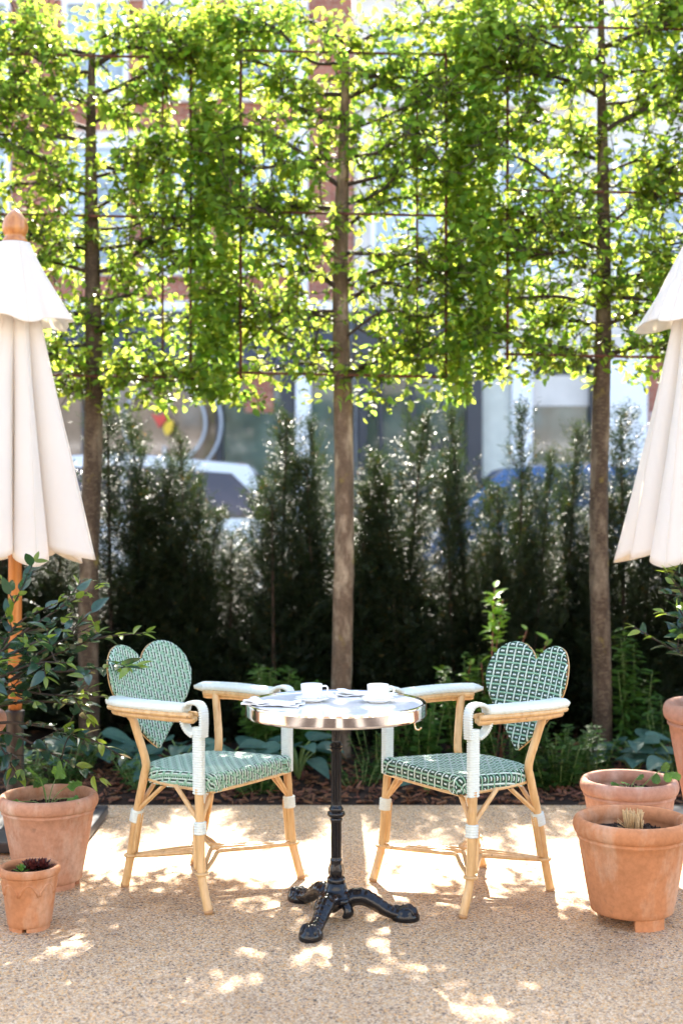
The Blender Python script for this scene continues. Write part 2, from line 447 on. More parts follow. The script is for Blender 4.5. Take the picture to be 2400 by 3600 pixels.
M['tyre'] = plain('tyre_rubber', (.02, .02, .02), .85); M['alloy'] = plain('alloy_rim', (.55, .55, .56), .3, metal=.9)
M['trim'] = plain('silver_trim', (.60, .65, .72), .2, metal=.7); M['lamp_red'] = plain('red_lamp_lens', (.35, .015, .012), .2); M['lamp_clear'] = plain('clear_lamp_lens', (.75, .76, .78), .15)
M['tile_roof'] = plain('slate_roof', (.10, .10, .115), .8, var=.2, scale=3)

# ------------------------------------------------------------------ the setting
def sheet(name, x0, x1, y0, y1, z, mat, nx=1, ny=1, zf=None):
    xs = np.linspace(x0, x1, nx+1); ys = np.linspace(y0, y1, ny+1)
    X, Y = np.meshgrid(xs, ys); Z = np.full_like(X, z) if zf is None else zf(X, Y)
    V = np.stack([X, Y, Z], -1).reshape(-1, 3)
    i = np.arange(ny)[:, None]*(nx+1); j = np.arange(nx)[None]
    F = np.stack([i+j, i+j+1, i+nx+2+j, i+nx+1+j], -1).reshape(-1, 4)
    return tag(MB().add(V, [F]).build(name, mat), kind='structure')

BED0, BED1, ST = 6.16, 9.3, .28                   # front and back of the planting bed; street level
g = sheet('ground', -900, 900, -900, 900, -.35, M['ground'])
mb = MB().box((-9, 2.4, -.3), (9, BED0, 0)); tag(mb.build('terrace', M['gravel'], smooth=False), kind='structure')
def bedz(X, Y):
    return .012+.09*np.clip((Y-BED0)/3, 0, 1)+.018*np.sin(X*5.1+Y*3)*np.clip((Y-BED0)*3, 0, 1)+.012*np.sin(X*13-Y*9)*np.clip((Y-BED0)*3, 0, 1)-.02*np.clip(1-(Y-BED0)*6, 0, 1)
sheet('planting_bed', -9, 9, BED0+.004, BED1, 0, M['soil'], 180, 40, bedz)
tag(MB().box((-30, BED1, -.3), (30, 11.2, ST)).build('pavement', M['paving'], smooth=False), kind='structure')
kb = empty('kerb'); tag(kb, kind='structure')
for y0 in (11.2, 16.85):
    for k in range(-14, 14):
        MB().box((k*.92+.006, y0, -.2), (k*.92+.914, y0+.15, ST+.004)).build('kerb_stone', M['kerb'], kb, smooth=False)
tag(MB().box((-60, 11.35, -.3), (60, 16.85, ST-.12)).build('road', M['asphalt'], smooth=False), kind='structure')
ln = empty('road_marking'); tag(ln, kind='structure')
for k in range(-8, 8): sheet('dash', k*3.0, k*3.0+1.6, 14.05, 14.17, ST-.115, M['line']).parent = ln
tag(MB().box((-30, 17.0, -.3), (30, 20.0, ST)).build('far_pavement', M['paving'], smooth=False), kind='structure')

# bark mulch on the bed: thousands of chips
def chips():
    n = 5200
    x = rng.uniform(-3.2, 3.2, n); y = BED0+.02+rng.beta(1, 2.2, n)*1.5
    pos = np.stack([x, y, bedz(x, y)+rng.uniform(.004, .02, n)], 1)
    d = rvec(n); d[:, 2] *= .35; up = rvec(n)*.5+np.array([0, 0, 1])
    T = (np.array([[-.16,-.5,0],[.12,-.5,0],[.2,.45,0],[-.1,.5,0],[-.12,-.45,.09],[.1,-.4,.1],[.15,.4,.1],[-.08,.42,.08]]), [[4,5,6,7],[0,1,5,4],[1,2,6,5],[2,3,7,6],[3,0,4,7]])
    m = MB(); v = rng.uniform(.35, 1.5, n)
    col = np.stack([v, v*rng.uniform(.85, 1.1, n), v*rng.uniform(.8, 1.1, n)], 1)
    batch(m, T, pos, orient(d, up), rng.uniform(.018, .062, n), col)
    o = m.build('bark_mulch', M['chip'], smooth=False); tag(o, 'brown bark chip mulch along the front of the bed', 'mulch', kind='stuff')
chips()

# ------------------------------------------------------------------ buildings across the street (front at Y = 20)
BY = 20.0
def bx(px): return (px-1200.0)*BY/FPX
def bz(py): return CAM_Z-(py-1800.0)*BY/FPX
def part_box(name, mat, parent, x0, x1, z0, z1, y0, y1):
    ox, oy, oz = parent.matrix_basis.translation if parent.parent is None else (0, 0, 0)
    return MB().box((x0-ox, y0-oy, z0-oz), (x1-ox, y1-oy, z1-oz)).build(name, mat, parent, smooth=False)
def window(b, x0, x1, z0, z1, glass, frame, bars=(1, 1), y=BY, fw=.07):
    w = part_box('window', glass, b, x0+fw, x1-fw, z0+fw, z1-fw, y-.012, y+.05)
    ox, oy, oz = b.location
    m = MB()
    for a0, a1, c0, c1 in ((x0, x1, z0, z0+fw), (x0, x1, z1-fw, z1), (x0, x0+fw, z0+fw, z1-fw), (x1-fw, x1, z0+fw, z1-fw)):
        m.box((a0-ox, y-.07-oy, c0-oz), (a1-ox, y+.02-oy, c1-oz))
    m.build('frame', frame, w, smooth=False)
    for k in range(1, bars[0]+1):
        x = x0+(x1-x0)*k/(bars[0]+1); MB().box((x-.022-ox, y-.05-oy, z0+fw-oz), (x+.022-ox, y-.014-oy, z1-fw-oz)).build('glazing_bar', frame, w, smooth=False)
    for k in range(1, bars[1]+1):
        z = z0+(z1-z0)*k/(bars[1]+1); MB().box((x0+fw-ox, y-.047-oy, z-.022-oz), (x1-fw-ox, y-.016-oy, z+.022-oz)).build('glazing_bar', frame, w, smooth=False)
    return w
def lathe_at(p, c): V, F = lathe([(r, z) for r, z in p], 12); return V+np.array(c), F
TOP = 9.7
brick = empty('brick_building', (bx(300), BY, ST), 0, 'red brick building with brown shop glass and a dark fascia across the street', 'building')
part_box('wall', M['brick'], brick, -14, .18, 4.42, TOP, BY, BY+7)
part_box('shop_interior_wall', M['glass_brown'], brick, -14, .18, ST, 4.42, BY+.3, BY+7)
part_box('parapet', M['stone'], brick, -14.05, .19, TOP, TOP+.22, BY-.12, BY+7.05)
part_box('fascia', M['navy'], brick, -14, .16, 3.55, 4.40, BY-.16, BY+.29)
part_box('cornice', M['white_paint'], brick, -14, .17, 4.42, 4.56, BY-.26, BY-.003)
for a, b_ in ((-14, bx(1035)),):
    part_box('stall_riser', M['stone'], brick, a, b_, ST, .95, BY-.02, BY+.28)
for x in (-11.6, -9.6, -7.5, -5.6, -3.9): part_box('pilaster', M['dark_paint'], brick, x-.06, x+.06, .95, 3.55, BY-.06, BY+.27)
part_box('pilaster', M['dark_paint'], brick, bx(760), bx(784), .95, 3.55, BY-.06, BY+.27)
part_box('pilaster', M['dark_paint'], brick, bx(985), bx(1034), .95, 3.55, BY-.06, BY+.27)
part_box('column', M['white_paint'], brick, bx(1040), bx(1092), ST, 3.55, BY-.14, BY+.28)
part_box('shop_glass', M['glass_brown'], brick, -5.5, bx(758), .96, 3.54, BY+.05, BY+.08)
part_box('shop_glass', M['glass'], brick, bx(786), bx(984), .96, 3.54, BY+.05, BY+.08)
part_box('shop_glass', M['glass'], brick, bx(1094), .16, ST+.3, 3.54, BY+.05, BY+.08)
part_box('downpipe', M['white_paint'], brick, bx(1052), bx(1082), 4.58, TOP-.05, BY-.1, BY-.004)
part_box('planter_panel', M['brick'], brick, bx(860), bx(960), 2.9, 3.5, BY+.02, BY+.045)
for k, x in enumerate((-12.2, -10, -7.8, -5.55, -3.75, -2.5, -1.1)):
    hw = .5
    for z0, z1 in ((5.1, 7.0), (7.75, 9.2)):
        window(brick, x-hw, x+hw, z0, z1, M['glass_blue'], M['white_paint'], (1, 1))
        part_box('sill', M['stone'], brick, x-hw-.1, x+hw+.1, z0-.12, z0-.004, BY-.1, BY-.003)
        part_box('lintel', M['stone'], brick, x-hw-.12, x+hw+.12, z1+.004, z1+.2, BY-.03, BY-.003)
# round shop sign in the window: two grey rings, a red and yellow mark between them
sg = empty('round_window_sign', (bx(585), BY-.22, bz(1490)), 0, 'round grey ringed sign with a red and yellow mark on brown shop glass', 'sign')
for r in (.62, .86):
    a = np.linspace(-1.35, 1.35, 24) ; MB().tube(np.stack([np.cos(a)*r, a*0, np.sin(a)*r], 1), .022, 6).build('ring', M['grey_sign'], sg)
a = np.linspace(1.8, 4.5, 24); MB().tube(np.stack([np.cos(a)*.62, a*0, np.sin(a)*.62], 1), .022, 6).build('ring', M['grey_sign'], sg)
def prism(poly, y0, y1):
    n = len(poly); V = [[p[0], y0, p[1]] for p in poly]+[[p[0], y1, p[1]] for p in poly]
    return V, [list(range(n)), list(range(2*n-1, n-1, -1))]+[[i, n+i, n+(i+1) % n, (i+1) % n] for i in range(n)]
MB().add(*prism([(-.20, .15), (-.08, .10), (.0, .15), (.06, .08), (-.02, -.01), (-.08, -.08), (-.13, .02)], 0, .03)).build('red_mark', M['red_sign'], sg, smooth=False)
MB().add(*prism([(.0, -.02), (.08, .05), (.14, .02), (.11, -.13), (.03, -.2), (-.02, -.10)], -.004, .026)).build('yellow_mark', M['yellow_sign'], sg, smooth=False)
MB().box((-.02, .0, -1.4), (.02, .03, -.35)).build('post', M['grey_sign'], sg, smooth=False)

pale = empty('pale_building', (bx(2000), BY, ST), 0, 'pale stone building with white pillars and dark shop windows across the street', 'building')
part_box('wall', M['stone'], pale, .2, 13, 4.5, TOP-.4, BY+.04, BY+7)
part_box('shop_interior_wall', M['dark_paint'], pale, .2, 13, ST, 4.5, BY+.3, BY+7)
part_box('parapet', M['stone'], pale, .2, 13.05, TOP-.4, TOP-.1, BY-.1, BY+7.05)
part_box('fascia', M['dark_paint'], pale, .2, bx(1640), 3.5, 4.48, BY-.1, BY+.29)
part_box('fascia', M['stone'], pale, bx(1642), 13, 3.7, 4.47, BY-.1, BY+.29)
for a, b_, mt in ((1205, 1215, 'white_paint'), (1250, 1290, 'dark_paint'), (1330, 1345, 'dark_paint'), (1440, 1460, 'dark_paint'), (1638, 1692, 'dark_paint'), (1796, 1866, 'white_paint'), (2070, 2090, 'dark_paint'), (2128, 2268, 'white_paint'), (2600, 2700, 'white_paint'), (3100, 3200, 'white_paint')):
    part_box('pillar' if mt == 'white_paint' else 'mullion', M[mt], pale, max(.21, bx(a)), max(.25, bx(b_)), ST, 3.49 if b_ < 1642 else 3.69, BY-.12, BY+.28)
for a, b_, mt in ((1292, 1328, 'glass'), (1347, 1438, 'glass'), (1462, 1636, 'glass'), (1694, 1794, 'curtain'), (1868, 2068, 'glass'), (2092, 2126, 'glass'), (2450, 2598, 'glass'), (2702, 3098, 'glass')):
    part_box('curtain' if mt == 'curtain' else 'shop_glass', M[mt], pale, bx(a), bx(b_), ST+.5, 3.48, BY+.06, BY+.09)
part_box('brick_pier', M['brick'], pale, bx(2272), bx(2440), ST, 3.69, BY-.02, BY+.28)
part_box('notice', M['white_paint'], pale, bx(2285), bx(2350), 1.9, 2.9, BY-.05, BY-.022)
part_box('transom', M['dark_paint'], pale, bx(1462), bx(1636), 2.35, 2.5, BY-.02, BY+.055)
part_box('blind', M['stone'], pale, bx(1868), bx(2068), 3.0, 3.47, BY+.02, BY+.05)
for x in (1.0, 2.9, 4.7, 6.8, 9.0, 11.2):
    for z0, z1 in ((5.0, 7.0), (7.7, 8.9)):
        window(pale, x-.55, x+.55, z0, z1, M['glass_blue'], M['white_paint'], (1, 1), BY+.04)
        part_box('sill', M['stone'], pale, x-.65, x+.65, z0-.14, z0-.004, BY-.08, BY+.036)

# unseen board deck added behind the viewer, to darken the table rim's reflections
dk = empty('reflection_deck'); tag(dk, kind='structure')
for k in range(-38, 39):
    MB().box((k*.16+.004, -6.2, -.12), (k*.16+.156, 2.396, -.002-.0006*(k % 3))).build('board', M['deck_pale' if (k//4) % 3 == 0 else 'deck_dark'], dk, smooth=False)
# unseen sunlit facade added behind the viewer, for fill light and rim reflections
rest = empty('added_facade', (0, -6.2, 0), 0, 'unseen taupe facade added for fill light, mirrored in the table rim', 'building')
part_box('wall', M['taupe'], rest, -14, 14, 0, 7.5, -9, -6.2)
part_box('cornice', M['white_paint'], rest, -14, 14, 3.5, 3.8, -6.198, -5.9)
for k in range(-4, 5):
    x = k*2.9+.7
    part_box('door' if k == 0 else 'tall_window', M['glass_brown'], rest, x-.75, x+.75, .05 if k == 0 else .5, 3.0, -6.2, -6.16)
    part_box('pier', M['stone'], rest, x+1.1, x+1.75, 0, 3.49, -6.2, -6.05)
    part_box('upper_window', M['glass_blue'], rest, x-.55, x+.55, 4.4, 6.4, -6.2, -6.16)

# ------------------------------------------------------------------ parked cars
def car(name, label, x, y, flip, paint, glass, prof, cab, L, H):
    o = empty(name, (x, y, ST-.12), math.pi if flip else 0.0, label, 'car', 'cars parked in the street')
    W = .88
    def loft(pr, ws, sh):       # profile extruded across the width with rounded shoulders
        pr = np.array(pr, float); c = pr.mean(0); n = len(pr); V = []
        for yy, s in ws: V.append(np.stack([c[0]+(pr[:, 0]-c[0])*s, np.full(n, yy), np.minimum(pr[:, 1], c[1]+(pr[:, 1]-c[1])*s)], 1))
        k = len(ws); V = np.vstack(V); F = []
        for a in range(k-1):
            for i in range(n): j = (i+1) % n; F.append([a*n+i, a*n+j, (a+1)*n+j, (a+1)*n+i])
        F += [list(range(n))[::-1], [(k-1)*n+i for i in range(n)]]
        return V, F
    sm = smooth_path([[p[0], 0, p[1]] for p in prof+prof[:1]], 5)[:-1][:, [0, 2]]
    MB().add(*loft(sm, [(-W, .955), (-W+.05, .99), (-W+.16, 1), (W-.16, 1), (W-.05, .99), (W, .955)], 1)).build('body', paint, o, sharp=40)
    # cabin: trapezoid section, tumblehome
    cx = np.array(cab); n = len(cx); belt = cx[:, 1].min(); top = cx[:, 1].max()
    hw = W-.07-.20*((cx[:, 1]-belt)/(top-belt))
    V = np.vstack([np.stack([cx[:, 0], -hw, cx[:, 1]], 1), np.stack([cx[:, 0]*1.0, -hw*.8, cx[:, 1]+.018*(cx[:, 1] > belt+.2)], 1), np.stack([cx[:, 0], hw*.8, cx[:, 1]+.018*(cx[:, 1] > belt+.2)], 1), np.stack([cx[:, 0], hw, cx[:, 1]], 1)])
    F = []
    for a in range(3):
        for i in range(n): j = (i+1) % n; F.append([a*n+i, a*n+j, (a+1)*n+j, (a+1)*n+i])
    F += [list(range(n))[::-1], [3*n+i for i in range(n)]]
    roof = MB().add(V, F).build('cabin', paint, o, sharp=30)
    # side glass (two panes a side), front and rear screens
    cg = cx.mean(0)
    def inset(p, s=.86): return cg+(np.array(p)-cg)*np.array([s+.02, s-.20])
    P4 = [inset(q) for q in cx]
    xs = [q[0] for q in P4]; mid = .5*(min(xs)+max(xs))
    for sy in (-1, 1):
        for lo, hi in ((min(xs), mid-.03), (mid+.03, max(xs))):
            poly = []
            m = len(P4)
            for i in range(m):      # clip the outline to [lo, hi]
                a, b_ = P4[i], P4[(i+1) % m]
                for (q0, q1) in ((a, b_),):
                    ts = sorted([0, 1]+[(l-q0[0])/(q1[0]-q0[0]) for l in (lo, hi) if abs(q1[0]-q0[0]) > 1e-6 and 0 < (l-q0[0])/(q1[0]-q0[0]) < 1])
                    for t in ts:
                        q = q0+(q1-q0)*t
                        if lo-1e-6 <= q[0] <= hi+1e-6 and (not poly or np.linalg.norm(q-poly[-1]) > 1e-4): poly.append(q)
            if np.linalg.norm(poly[0]-poly[-1]) < 1e-4: poly.pop()
            yy = [sy*(W-.07-.20*((q[1]-belt)/(top-belt))+.006) for q in poly]
            V = [[q[0], w, q[1]] for q, w in zip(poly, yy)]
            MB().add(V, [list(range(len(V)))]).build('side_window', glass, roof, smooth=False)
    for a, b_ in ((cx[0], cx[1]), (cx[-1], cx[-2])):   # base corner to top corner at each end
        s = 1 if a[0] > cg[0] else -1
        p, q = a+(b_-a)*.1, a+(b_-a)*.86
        nrm = np.array([abs(b_[1]-a[1])*s, abs(b_[0]-a[0])]); nrm = nrm/np.linalg.norm(nrm)*.012
        w0, w1 = W-.16, W-.33
        V = [[p[0]+nrm[0], -w0, p[1]+nrm[1]], [p[0]+nrm[0], w0, p[1]+nrm[1]], [q[0]+nrm[0], w1, q[1]+nrm[1]+.02], [q[0]+nrm[0], -w1, q[1]+nrm[1]+.02]]
        MB().add(V, [[0, 1, 2, 3]]).build('windscreen', glass, roof, smooth=False)
    for wx in (-L*.31, L*.31):
        for sy in (-1, 1):
            V, F = lathe([(.0, -.1), (.25, -.1), (.31, -.085), (.325, -.04), (.325, .04), (.31, .085), (.25, .1), (0, .1)], 28)
            V = np.stack([V[:, 0]+wx, V[:, 2]+sy*(W-.10), V[:, 1]+.325], 1)
            ty = MB().add(V, F).build('wheel', M['tyre'], o, sharp=35)
            V, F = lathe([(0, .0), (.06, .012), (.10, .0), (.19, .0), (.215, .014), (.22, 0)], 20, fn=lambda a, r, z: r)
            V = np.stack([V[:, 0]+wx, sy*(W-.10+.1+.003+V[:, 2]), V[:, 1]+.325], 1)
            MB().add(V, F).build('rim', M['alloy'], ty)
    for sy in (-1, 1):
        MB().box((L/2-.16, sy*.62-.15, .62), (L/2+.01, sy*.62+.15, .76)).build('headlight', M['lamp_clear'], o, smooth=False)
        MB().box((-L/2-.01, sy*.68-.11, .66), (-L/2+.12, sy*.68+.11, .92)).build('tail_light', M['lamp_red'], o, smooth=False)
        MB().box((.45, sy*(W+.06)-.09, belt+.02), (.62, sy*(W+.06)+.06, belt+.16)).build('door_mirror', paint, o, smooth=False)
        for hx in (-.75, .28): MB().box((hx-.09, sy*(W-.005)-.02, belt-.13), (hx+.09, sy*(W-.005)+.02, belt-.10)).build('door_handle', M['trim'], o, smooth=False)
        MB().tube([[cx[0][0], sy*(W-.05), belt], [cx[-1][0], sy*(W-.05), belt]], .015, 6).build('window_trim', M['trim'], o)
    return o
car('parked_car', 'white hatchback parked behind the yew hedge', -2.35, 13.0, True, M['car_white'], M['car_glass'],
    [(-2.1, .3), (-2.12, .75), (-2.02, 1.0), (-1.6, 1.06), (1.2, 1.04), (1.9, .92), (2.1, .74), (2.1, .32), (1.5, .22), (-1.5, .22)],
    [(-1.95, 1.02), (-1.45, 1.66), (-.2, 1.78), (.55, 1.72), (1.35, 1.02)][::1], 4.2, 1.75)
car('parked_car', 'blue car with silver window trim parked behind the hedge', 2.25, 13.4, True, M['car_blue'], M['car_glass_blue'],
    [(-2.05, .3), (-2.08, .75), (-2.0, .98), (-1.6, 1.04), (1.1, 1.02), (1.85, .90), (2.05, .72), (2.05, .32), (1.5, .22), (-1.5, .22)],
    [(-1.85, 1.0), (-1.30, 1.58), (-.1, 1.70), (.65, 1.64), (1.4, 1.0)], 4.1, 1.7)

# ------------------------------------------------------------------ pleached hornbeams with their rusty training frames
LEAF = leaf_template(.62, .13, .14, 3)
leaf_meshes = []
for k in range(5):
    V, F = leaf_template(.56+.04*k, .08+.04*k, .05+.06*k, 3)
    me = MB().add(V, F).mesh('hornbeam_leaf'); me.materials.append(M['hornbeam_obj']); leaf_meshes.append(me)

def hornbeam(X, Y, dz, lean, seed, label, singles=300, dens=1.0, thin=.93, top=4.13, bot=1.97):
    global rng
    rng = np.random.default_rng(seed)
    o = empty('hornbeam_tree', (X, Y, .03), 0, label, 'tree', 'pleached hornbeams in a row')
    zs = np.linspace(-.12, top-.25+dz, 40)
    path = np.stack([lean*zs+.012*np.sin(zs*2.3+seed), .012*np.sin(zs*1.7+seed*2), zs], 1)
    rad = np.interp(zs, [-.12, 0, .12, 2.0, 3.0, top], [.080, .069, .057, .050, .038, .012])*(.92 if X > 1 else 1)
    a = np.linspace(0, 2*np.pi, 20, endpoint=False)
    ring = 1+.035*np.sin(3*a[None]+zs[:, None]*4)+.03*rng.normal(size=(40, 20))
    MB().tube(path, rad, 20, ring=ring).build('trunk', M['bark_lit' if abs(X) < .5 else 'bark'], o)
    # limbs trained in the plane of the frame
    tw = MB(); twigs = []
    zz = np.linspace(bot+.05+dz, top-.25+dz, 14)
    for k, z0 in enumerate(zz):
        for s in (-1, 1):
            z1 = z0+rng.uniform(-.05, .08)
            rise = rng.uniform(.02, .30); ln = rng.uniform(.5, .68)
            p0 = np.array([lean*z1, 0, z1]); p3 = np.array([s*ln, rng.normal(0, .10), z1+rise])
            p1 = p0+(p3-p0)*.35+np.array([0, rng.normal(0, .05), rng.uniform(-.05, .07)]); p2 = p0+(p3-p0)*.7+np.array([0, rng.normal(0, .06), rng.uniform(-.06, .06)])
            lp = smooth_path([p0, p1, p2, p3], 6)
            MB().tube(lp, np.linspace(rng.uniform(.009, .017), .004, len(lp)), 6).build('limb', M['twig'], o)
            nt = int(round(26*dens))
            for q in range(nt):
                t = rng.uniform(.12, 1.0); b = lp[min(len(lp)-1, int(t*(len(lp)-1)))]
                d = np.array([s*rng.uniform(-.5, 1), rng.normal(0, .85), rng.uniform(-.30, .55)]); d /= np.linalg.norm(d)
                L = rng.uniform(.12, .34); e = b+d*L; m = (b+e)/2+rng.normal(0, .02, 3)
                twigs.append((b, m, e))
                for w in range(2):
                    d2 = d+rng.normal(0, .6, 3); d2 /= np.linalg.norm(d2); b2 = b+(e-b)*rng.uniform(.3, .9); e2 = b2+d2*rng.uniform(.07, .18)
                    twigs.append((b2, (b2+e2)/2+rng.normal(0, .008, 3), e2))
    pos, dr = [], []
    for b, m, e in twigs:
        tw.tube(np.array([b, m, e]), [.0038, .003, .0018], 4, cap=False)
        L = np.linalg.norm(e-b); n = max(3, int(L/.026)); t = np.linspace(.15, 1, n)[:, None]
        pp = b+(e-b)*t; side = np.cross(e-b, rng.normal(size=3)); side /= np.linalg.norm(side)+1e-9
        alt = np.where(np.arange(n) % 2 == 0, 1, -1)[:, None]
        pos.append(pp); dr.append((e-b)/L*.5+side*alt*.9+rng.normal(0, .35, (n, 3))+np.array([0, -.05, -.30]))
    # denser upright edges where neighbouring panels meet, clipped top, bottom fringe
    def fill(n, xr, yr, zr):
        p = np.stack([rng.uniform(*xr, n), rng.normal(0, yr, n), rng.uniform(*zr, n)], 1); pos.append(p); d = rvec(n)*.8+np.array([0, -.15, -.35]); dr.append(d)
    for s in (-1, 1):
        fill(int(1500*dens), sorted((s*.56, s*.70)), .16, (bot+dz, top+dz))
        fill(int(1300*dens), sorted((s*.61, s*.70)), .19, (bot+dz, top+dz))
    fill(int(650*dens), (-.69, .69), .14, (top-.30+dz, top+.03+dz)); fill(int(330*dens), (-.69, .69), .13, (bot-.03+dz, bot+.20+dz))
    fill(int(350*dens), (-.66, .66), .15, (bot+dz, top+dz))
    for q in range(8):         # sprays hanging below the clipped edge
        c = np.array([rng.uniform(-.66, .66), rng.normal(0, .12), bot+dz+.02]); d = np.array([rng.normal(0, .5), rng.normal(0, .4), -rng.uniform(.5, 1.0)]); L = rng.uniform(.05, .12)
        twigs.append((c, c+d*L*.5, c+d*L)); tw.tube(np.array([c, c+d*L*.5, c+d*L]), [.003, .0025, .0015], 4, cap=False); t = np.linspace(.2, 1, 9)[:, None]; pos.append(c+d*L*t+rng.normal(0, .018, (9, 3))); dr.append(rvec(9)+np.array([0, 0, -.5]))
    nspr = 8*9
    pos = np.vstack(pos); dr = np.vstack(dr)
    wob = .05*np.sin(pos[:, 0]*9+seed)+.04*np.sin(pos[:, 0]*23+seed*3)
    wz = .04*np.sin(pos[:, 2]*7+seed)+.03*np.sin(pos[:, 2]*17)
    keep = (np.abs(pos[:, 0]) < .70+wz) & (np.abs(pos[:, 1]) < .36) & (pos[:, 2] < top+dz+wob) & ((pos[:, 2] > bot+dz-.04+wob) | (np.arange(len(pos)) >= len(pos)-nspr)) & ((rng.random(len(pos)) < thin) | (pos[:, 2] > 3.0+dz) | (np.abs(pos[:, 0]) > .5))
    pos, dr = pos[keep], dr[keep]; n = len(pos)
    nr = rvec(n)*.7+np.array([0, -.2, .9])
    dr[:, 2] *= rng.uniform(.4, 1.0, n); Mx = orient(dr, nr); size = .032+.036*rng.beta(1.3, 1.7, n)
    order = np.argsort(pos[:, 1]); single = order[:singles*2][rng.permutation(min(n, singles*2))[:singles]] if singles else np.array([], int)
    rest = np.setdiff1d(np.arange(n), single)
    v = rng.uniform(.55, 1.3, len(rest)); yl = rng.uniform(.75, 1.25, len(rest))
    mb = MB(); batch(mb, LEAF, pos[rest], Mx[rest], size[rest], np.stack([v*yl, v, v*rng.uniform(.7, 1.1, len(rest))], 1))
    tag(mb.build('crown', M['hornbeam'], o), kind='stuff')
    tag(tw.build('twigs', M['twig'], o), kind='stuff')
    for i in single:
        link('leaf', leaf_meshes[int(i) % 5], o, mat4(Mx[i], pos[i], size[i]*1.06))
    return o
def frame(X, Y, dz, label, w=.555):
    o = empty('training_frame', (X, Y-.05, .03), 0, label, 'frame', 'rusty training frames of the hornbeams')
    lo, hi = 2.09+dz, 3.83+dz
    for x in (-w, w): MB().tube([[x, 0, lo-.02], [x, 0, hi+.02]], .0085, 8).build('upright', M['rust'], o)
    for z in (lo, 2.96+dz, hi): MB().tube([[-w-.02, -.018, z+.012], [w+.02, -.018, z-.012]], .0075, 8).build('crossbar', M['rust'], o)
    MB().tube([[w*.72, .018, lo], [w*.72, .018, hi]], .006, 6).build('inner_rod', M['rust'], o)
SP = [(-1.385, 7.20, .0, .006), (.0, 7.15, .0, .003), (1.385, 7.02, .085, .004)]
hornbeam(*SP[0], 3, 'hornbeam with its trunk beside the left parasol, crown clipped square')
hornbeam(*SP[1], 5, 'middle hornbeam, trunk rising straight behind the round cafe table', thin=.82)
hornbeam(*SP[2], 8, 'hornbeam on the right with the darkest crown, trunk behind the right hand chair', dens=1.2, top=4.28, bot=2.0)
hornbeam(-2.77, 7.25, .0, .0, 13, 'hornbeam at the far left edge, mostly hidden by the left parasol', 0, dens=.8)
hornbeam(2.75, 6.95, .08, .0, 17, 'hornbeam at the far right edge, beyond the right parasol', 0, dens=.8)
frame(SP[0][0]+.01, SP[0][1]-.02, .0, 'rusty rod frame in the left hornbeam crown'); frame(SP[1][0]+.01, SP[1][1]-.02, .0, 'rusty rod frame in the middle hornbeam crown')
frame(SP[2][0]+.05, SP[2][1]-.02, .085, 'rusty rod frame in the right hornbeam crown')

# ------------------------------------------------------------------ yew hedge of single shrubs
NEEDLE = (np.array([[0, 0, 0], [.10, .45, .02], [0, 1, -.05], [-.10, .45, .02]]), [[0, 1, 2, 3]])
def yew_meshes(seed, H=1.9, heads=4):
    global rng
    rng = np.random.default_rng(seed); st = MB(); fo = MB(); pos, dr, nr, sz = [], [], [], []
    def needles(b, d, L, bend):
        n = max(3, int(L/.0105)); t = np.linspace(.04, 1, n)[:, None]; s = b+d*L*t+np.array([0, 0, bend])*t*t*L
        sd_ = np.cross(d, np.array([0, 0, 1.0])+rng.normal(0, .35, 3)); sd_ /= np.linalg.norm(sd_)+1e-9; nn = np.cross(sd_, d)
        for sg_ in (-1, 1):
            pos.append(s+rng.normal(0, .002, s.shape)); dr.append(sd_*sg_+d*.8+rng.normal(0, .2, (n, 3))); nr.append(np.repeat(nn[None], n, 0)+rng.normal(0, .35, (n, 3))); sz.append(np.linspace(.030, .018, n)*rng.uniform(.85, 1.2))
        return s
    for k in range(heads):
        a = rng.uniform(0, 6.28); h = H*(1, .86, .72, .80, .62)[k]*(1 if k == 0 else rng.uniform(.88, 1.08)); rr = 0 if k == 0 else rng.uniform(.09, .20)
        lx, ly = rng.normal(0, .05, 2)
        p = smooth_path([[.2*rr*math.cos(a), .2*rr*math.sin(a), -.02], [.8*rr*math.cos(a), .8*rr*math.sin(a), h*.35], [rr*math.cos(a)+lx*.5, rr*math.sin(a)+ly*.5, h*.7], [rr*math.cos(a)*1.15+lx, rr*math.sin(a)*1.15+ly, h]], 8)
        st.tube(p, np.linspace(.013, .0025, len(p)), 5)
        for b in resample(p, .0165)[2:]:
            f = b[2]/h; env = .30*(1-f)**.50+.05
            for q in range(2):
                az = rng.uniform(0, 6.28); up = rng.uniform(.25, .95)+.9*f**2
                d = np.array([math.cos(az), math.sin(az), up]); d /= np.linalg.norm(d); L = env*rng.uniform(.45, 1.15)
                s = needles(b, d, L, .25)
                for c in s[len(s)//4::3]:
                    d2 = d+rng.normal(0, .55, 3)+np.array([0, 0, .15]); d2 /= np.linalg.norm(d2); needles(c, d2, rng.uniform(.03, .085)*(1.1-.4*f), .2)
    pos, dr, nr, sz = np.vstack(pos), np.vstack(dr), np.vstack(nr), np.concatenate(sz)
    v = rng.uniform(.6, 1.4, len(pos)); br = rng.random(len(pos)) < .03; yo = np.clip((pos[:, 2]/H-.55)*1.2, 0, .6)*rng.random(len(pos))
    col = np.stack([v*np.where(br, 5, 1)*(1+yo), v*np.where(br, 1.8, 1)*(1+yo), v], 1)
    batch(fo, NEEDLE, pos, orient(dr, nr), sz, col)
    a, b = fo.mesh('yew_foliage', False), st.mesh('yew_stems'); a.materials.append(M['yew']); b.materials.append(M['yew_wood'])
    return a, b
YEW = [yew_meshes(s, heads=n) for s, n in ((21, 4), (22, 5), (23, 3), (24, 5))]
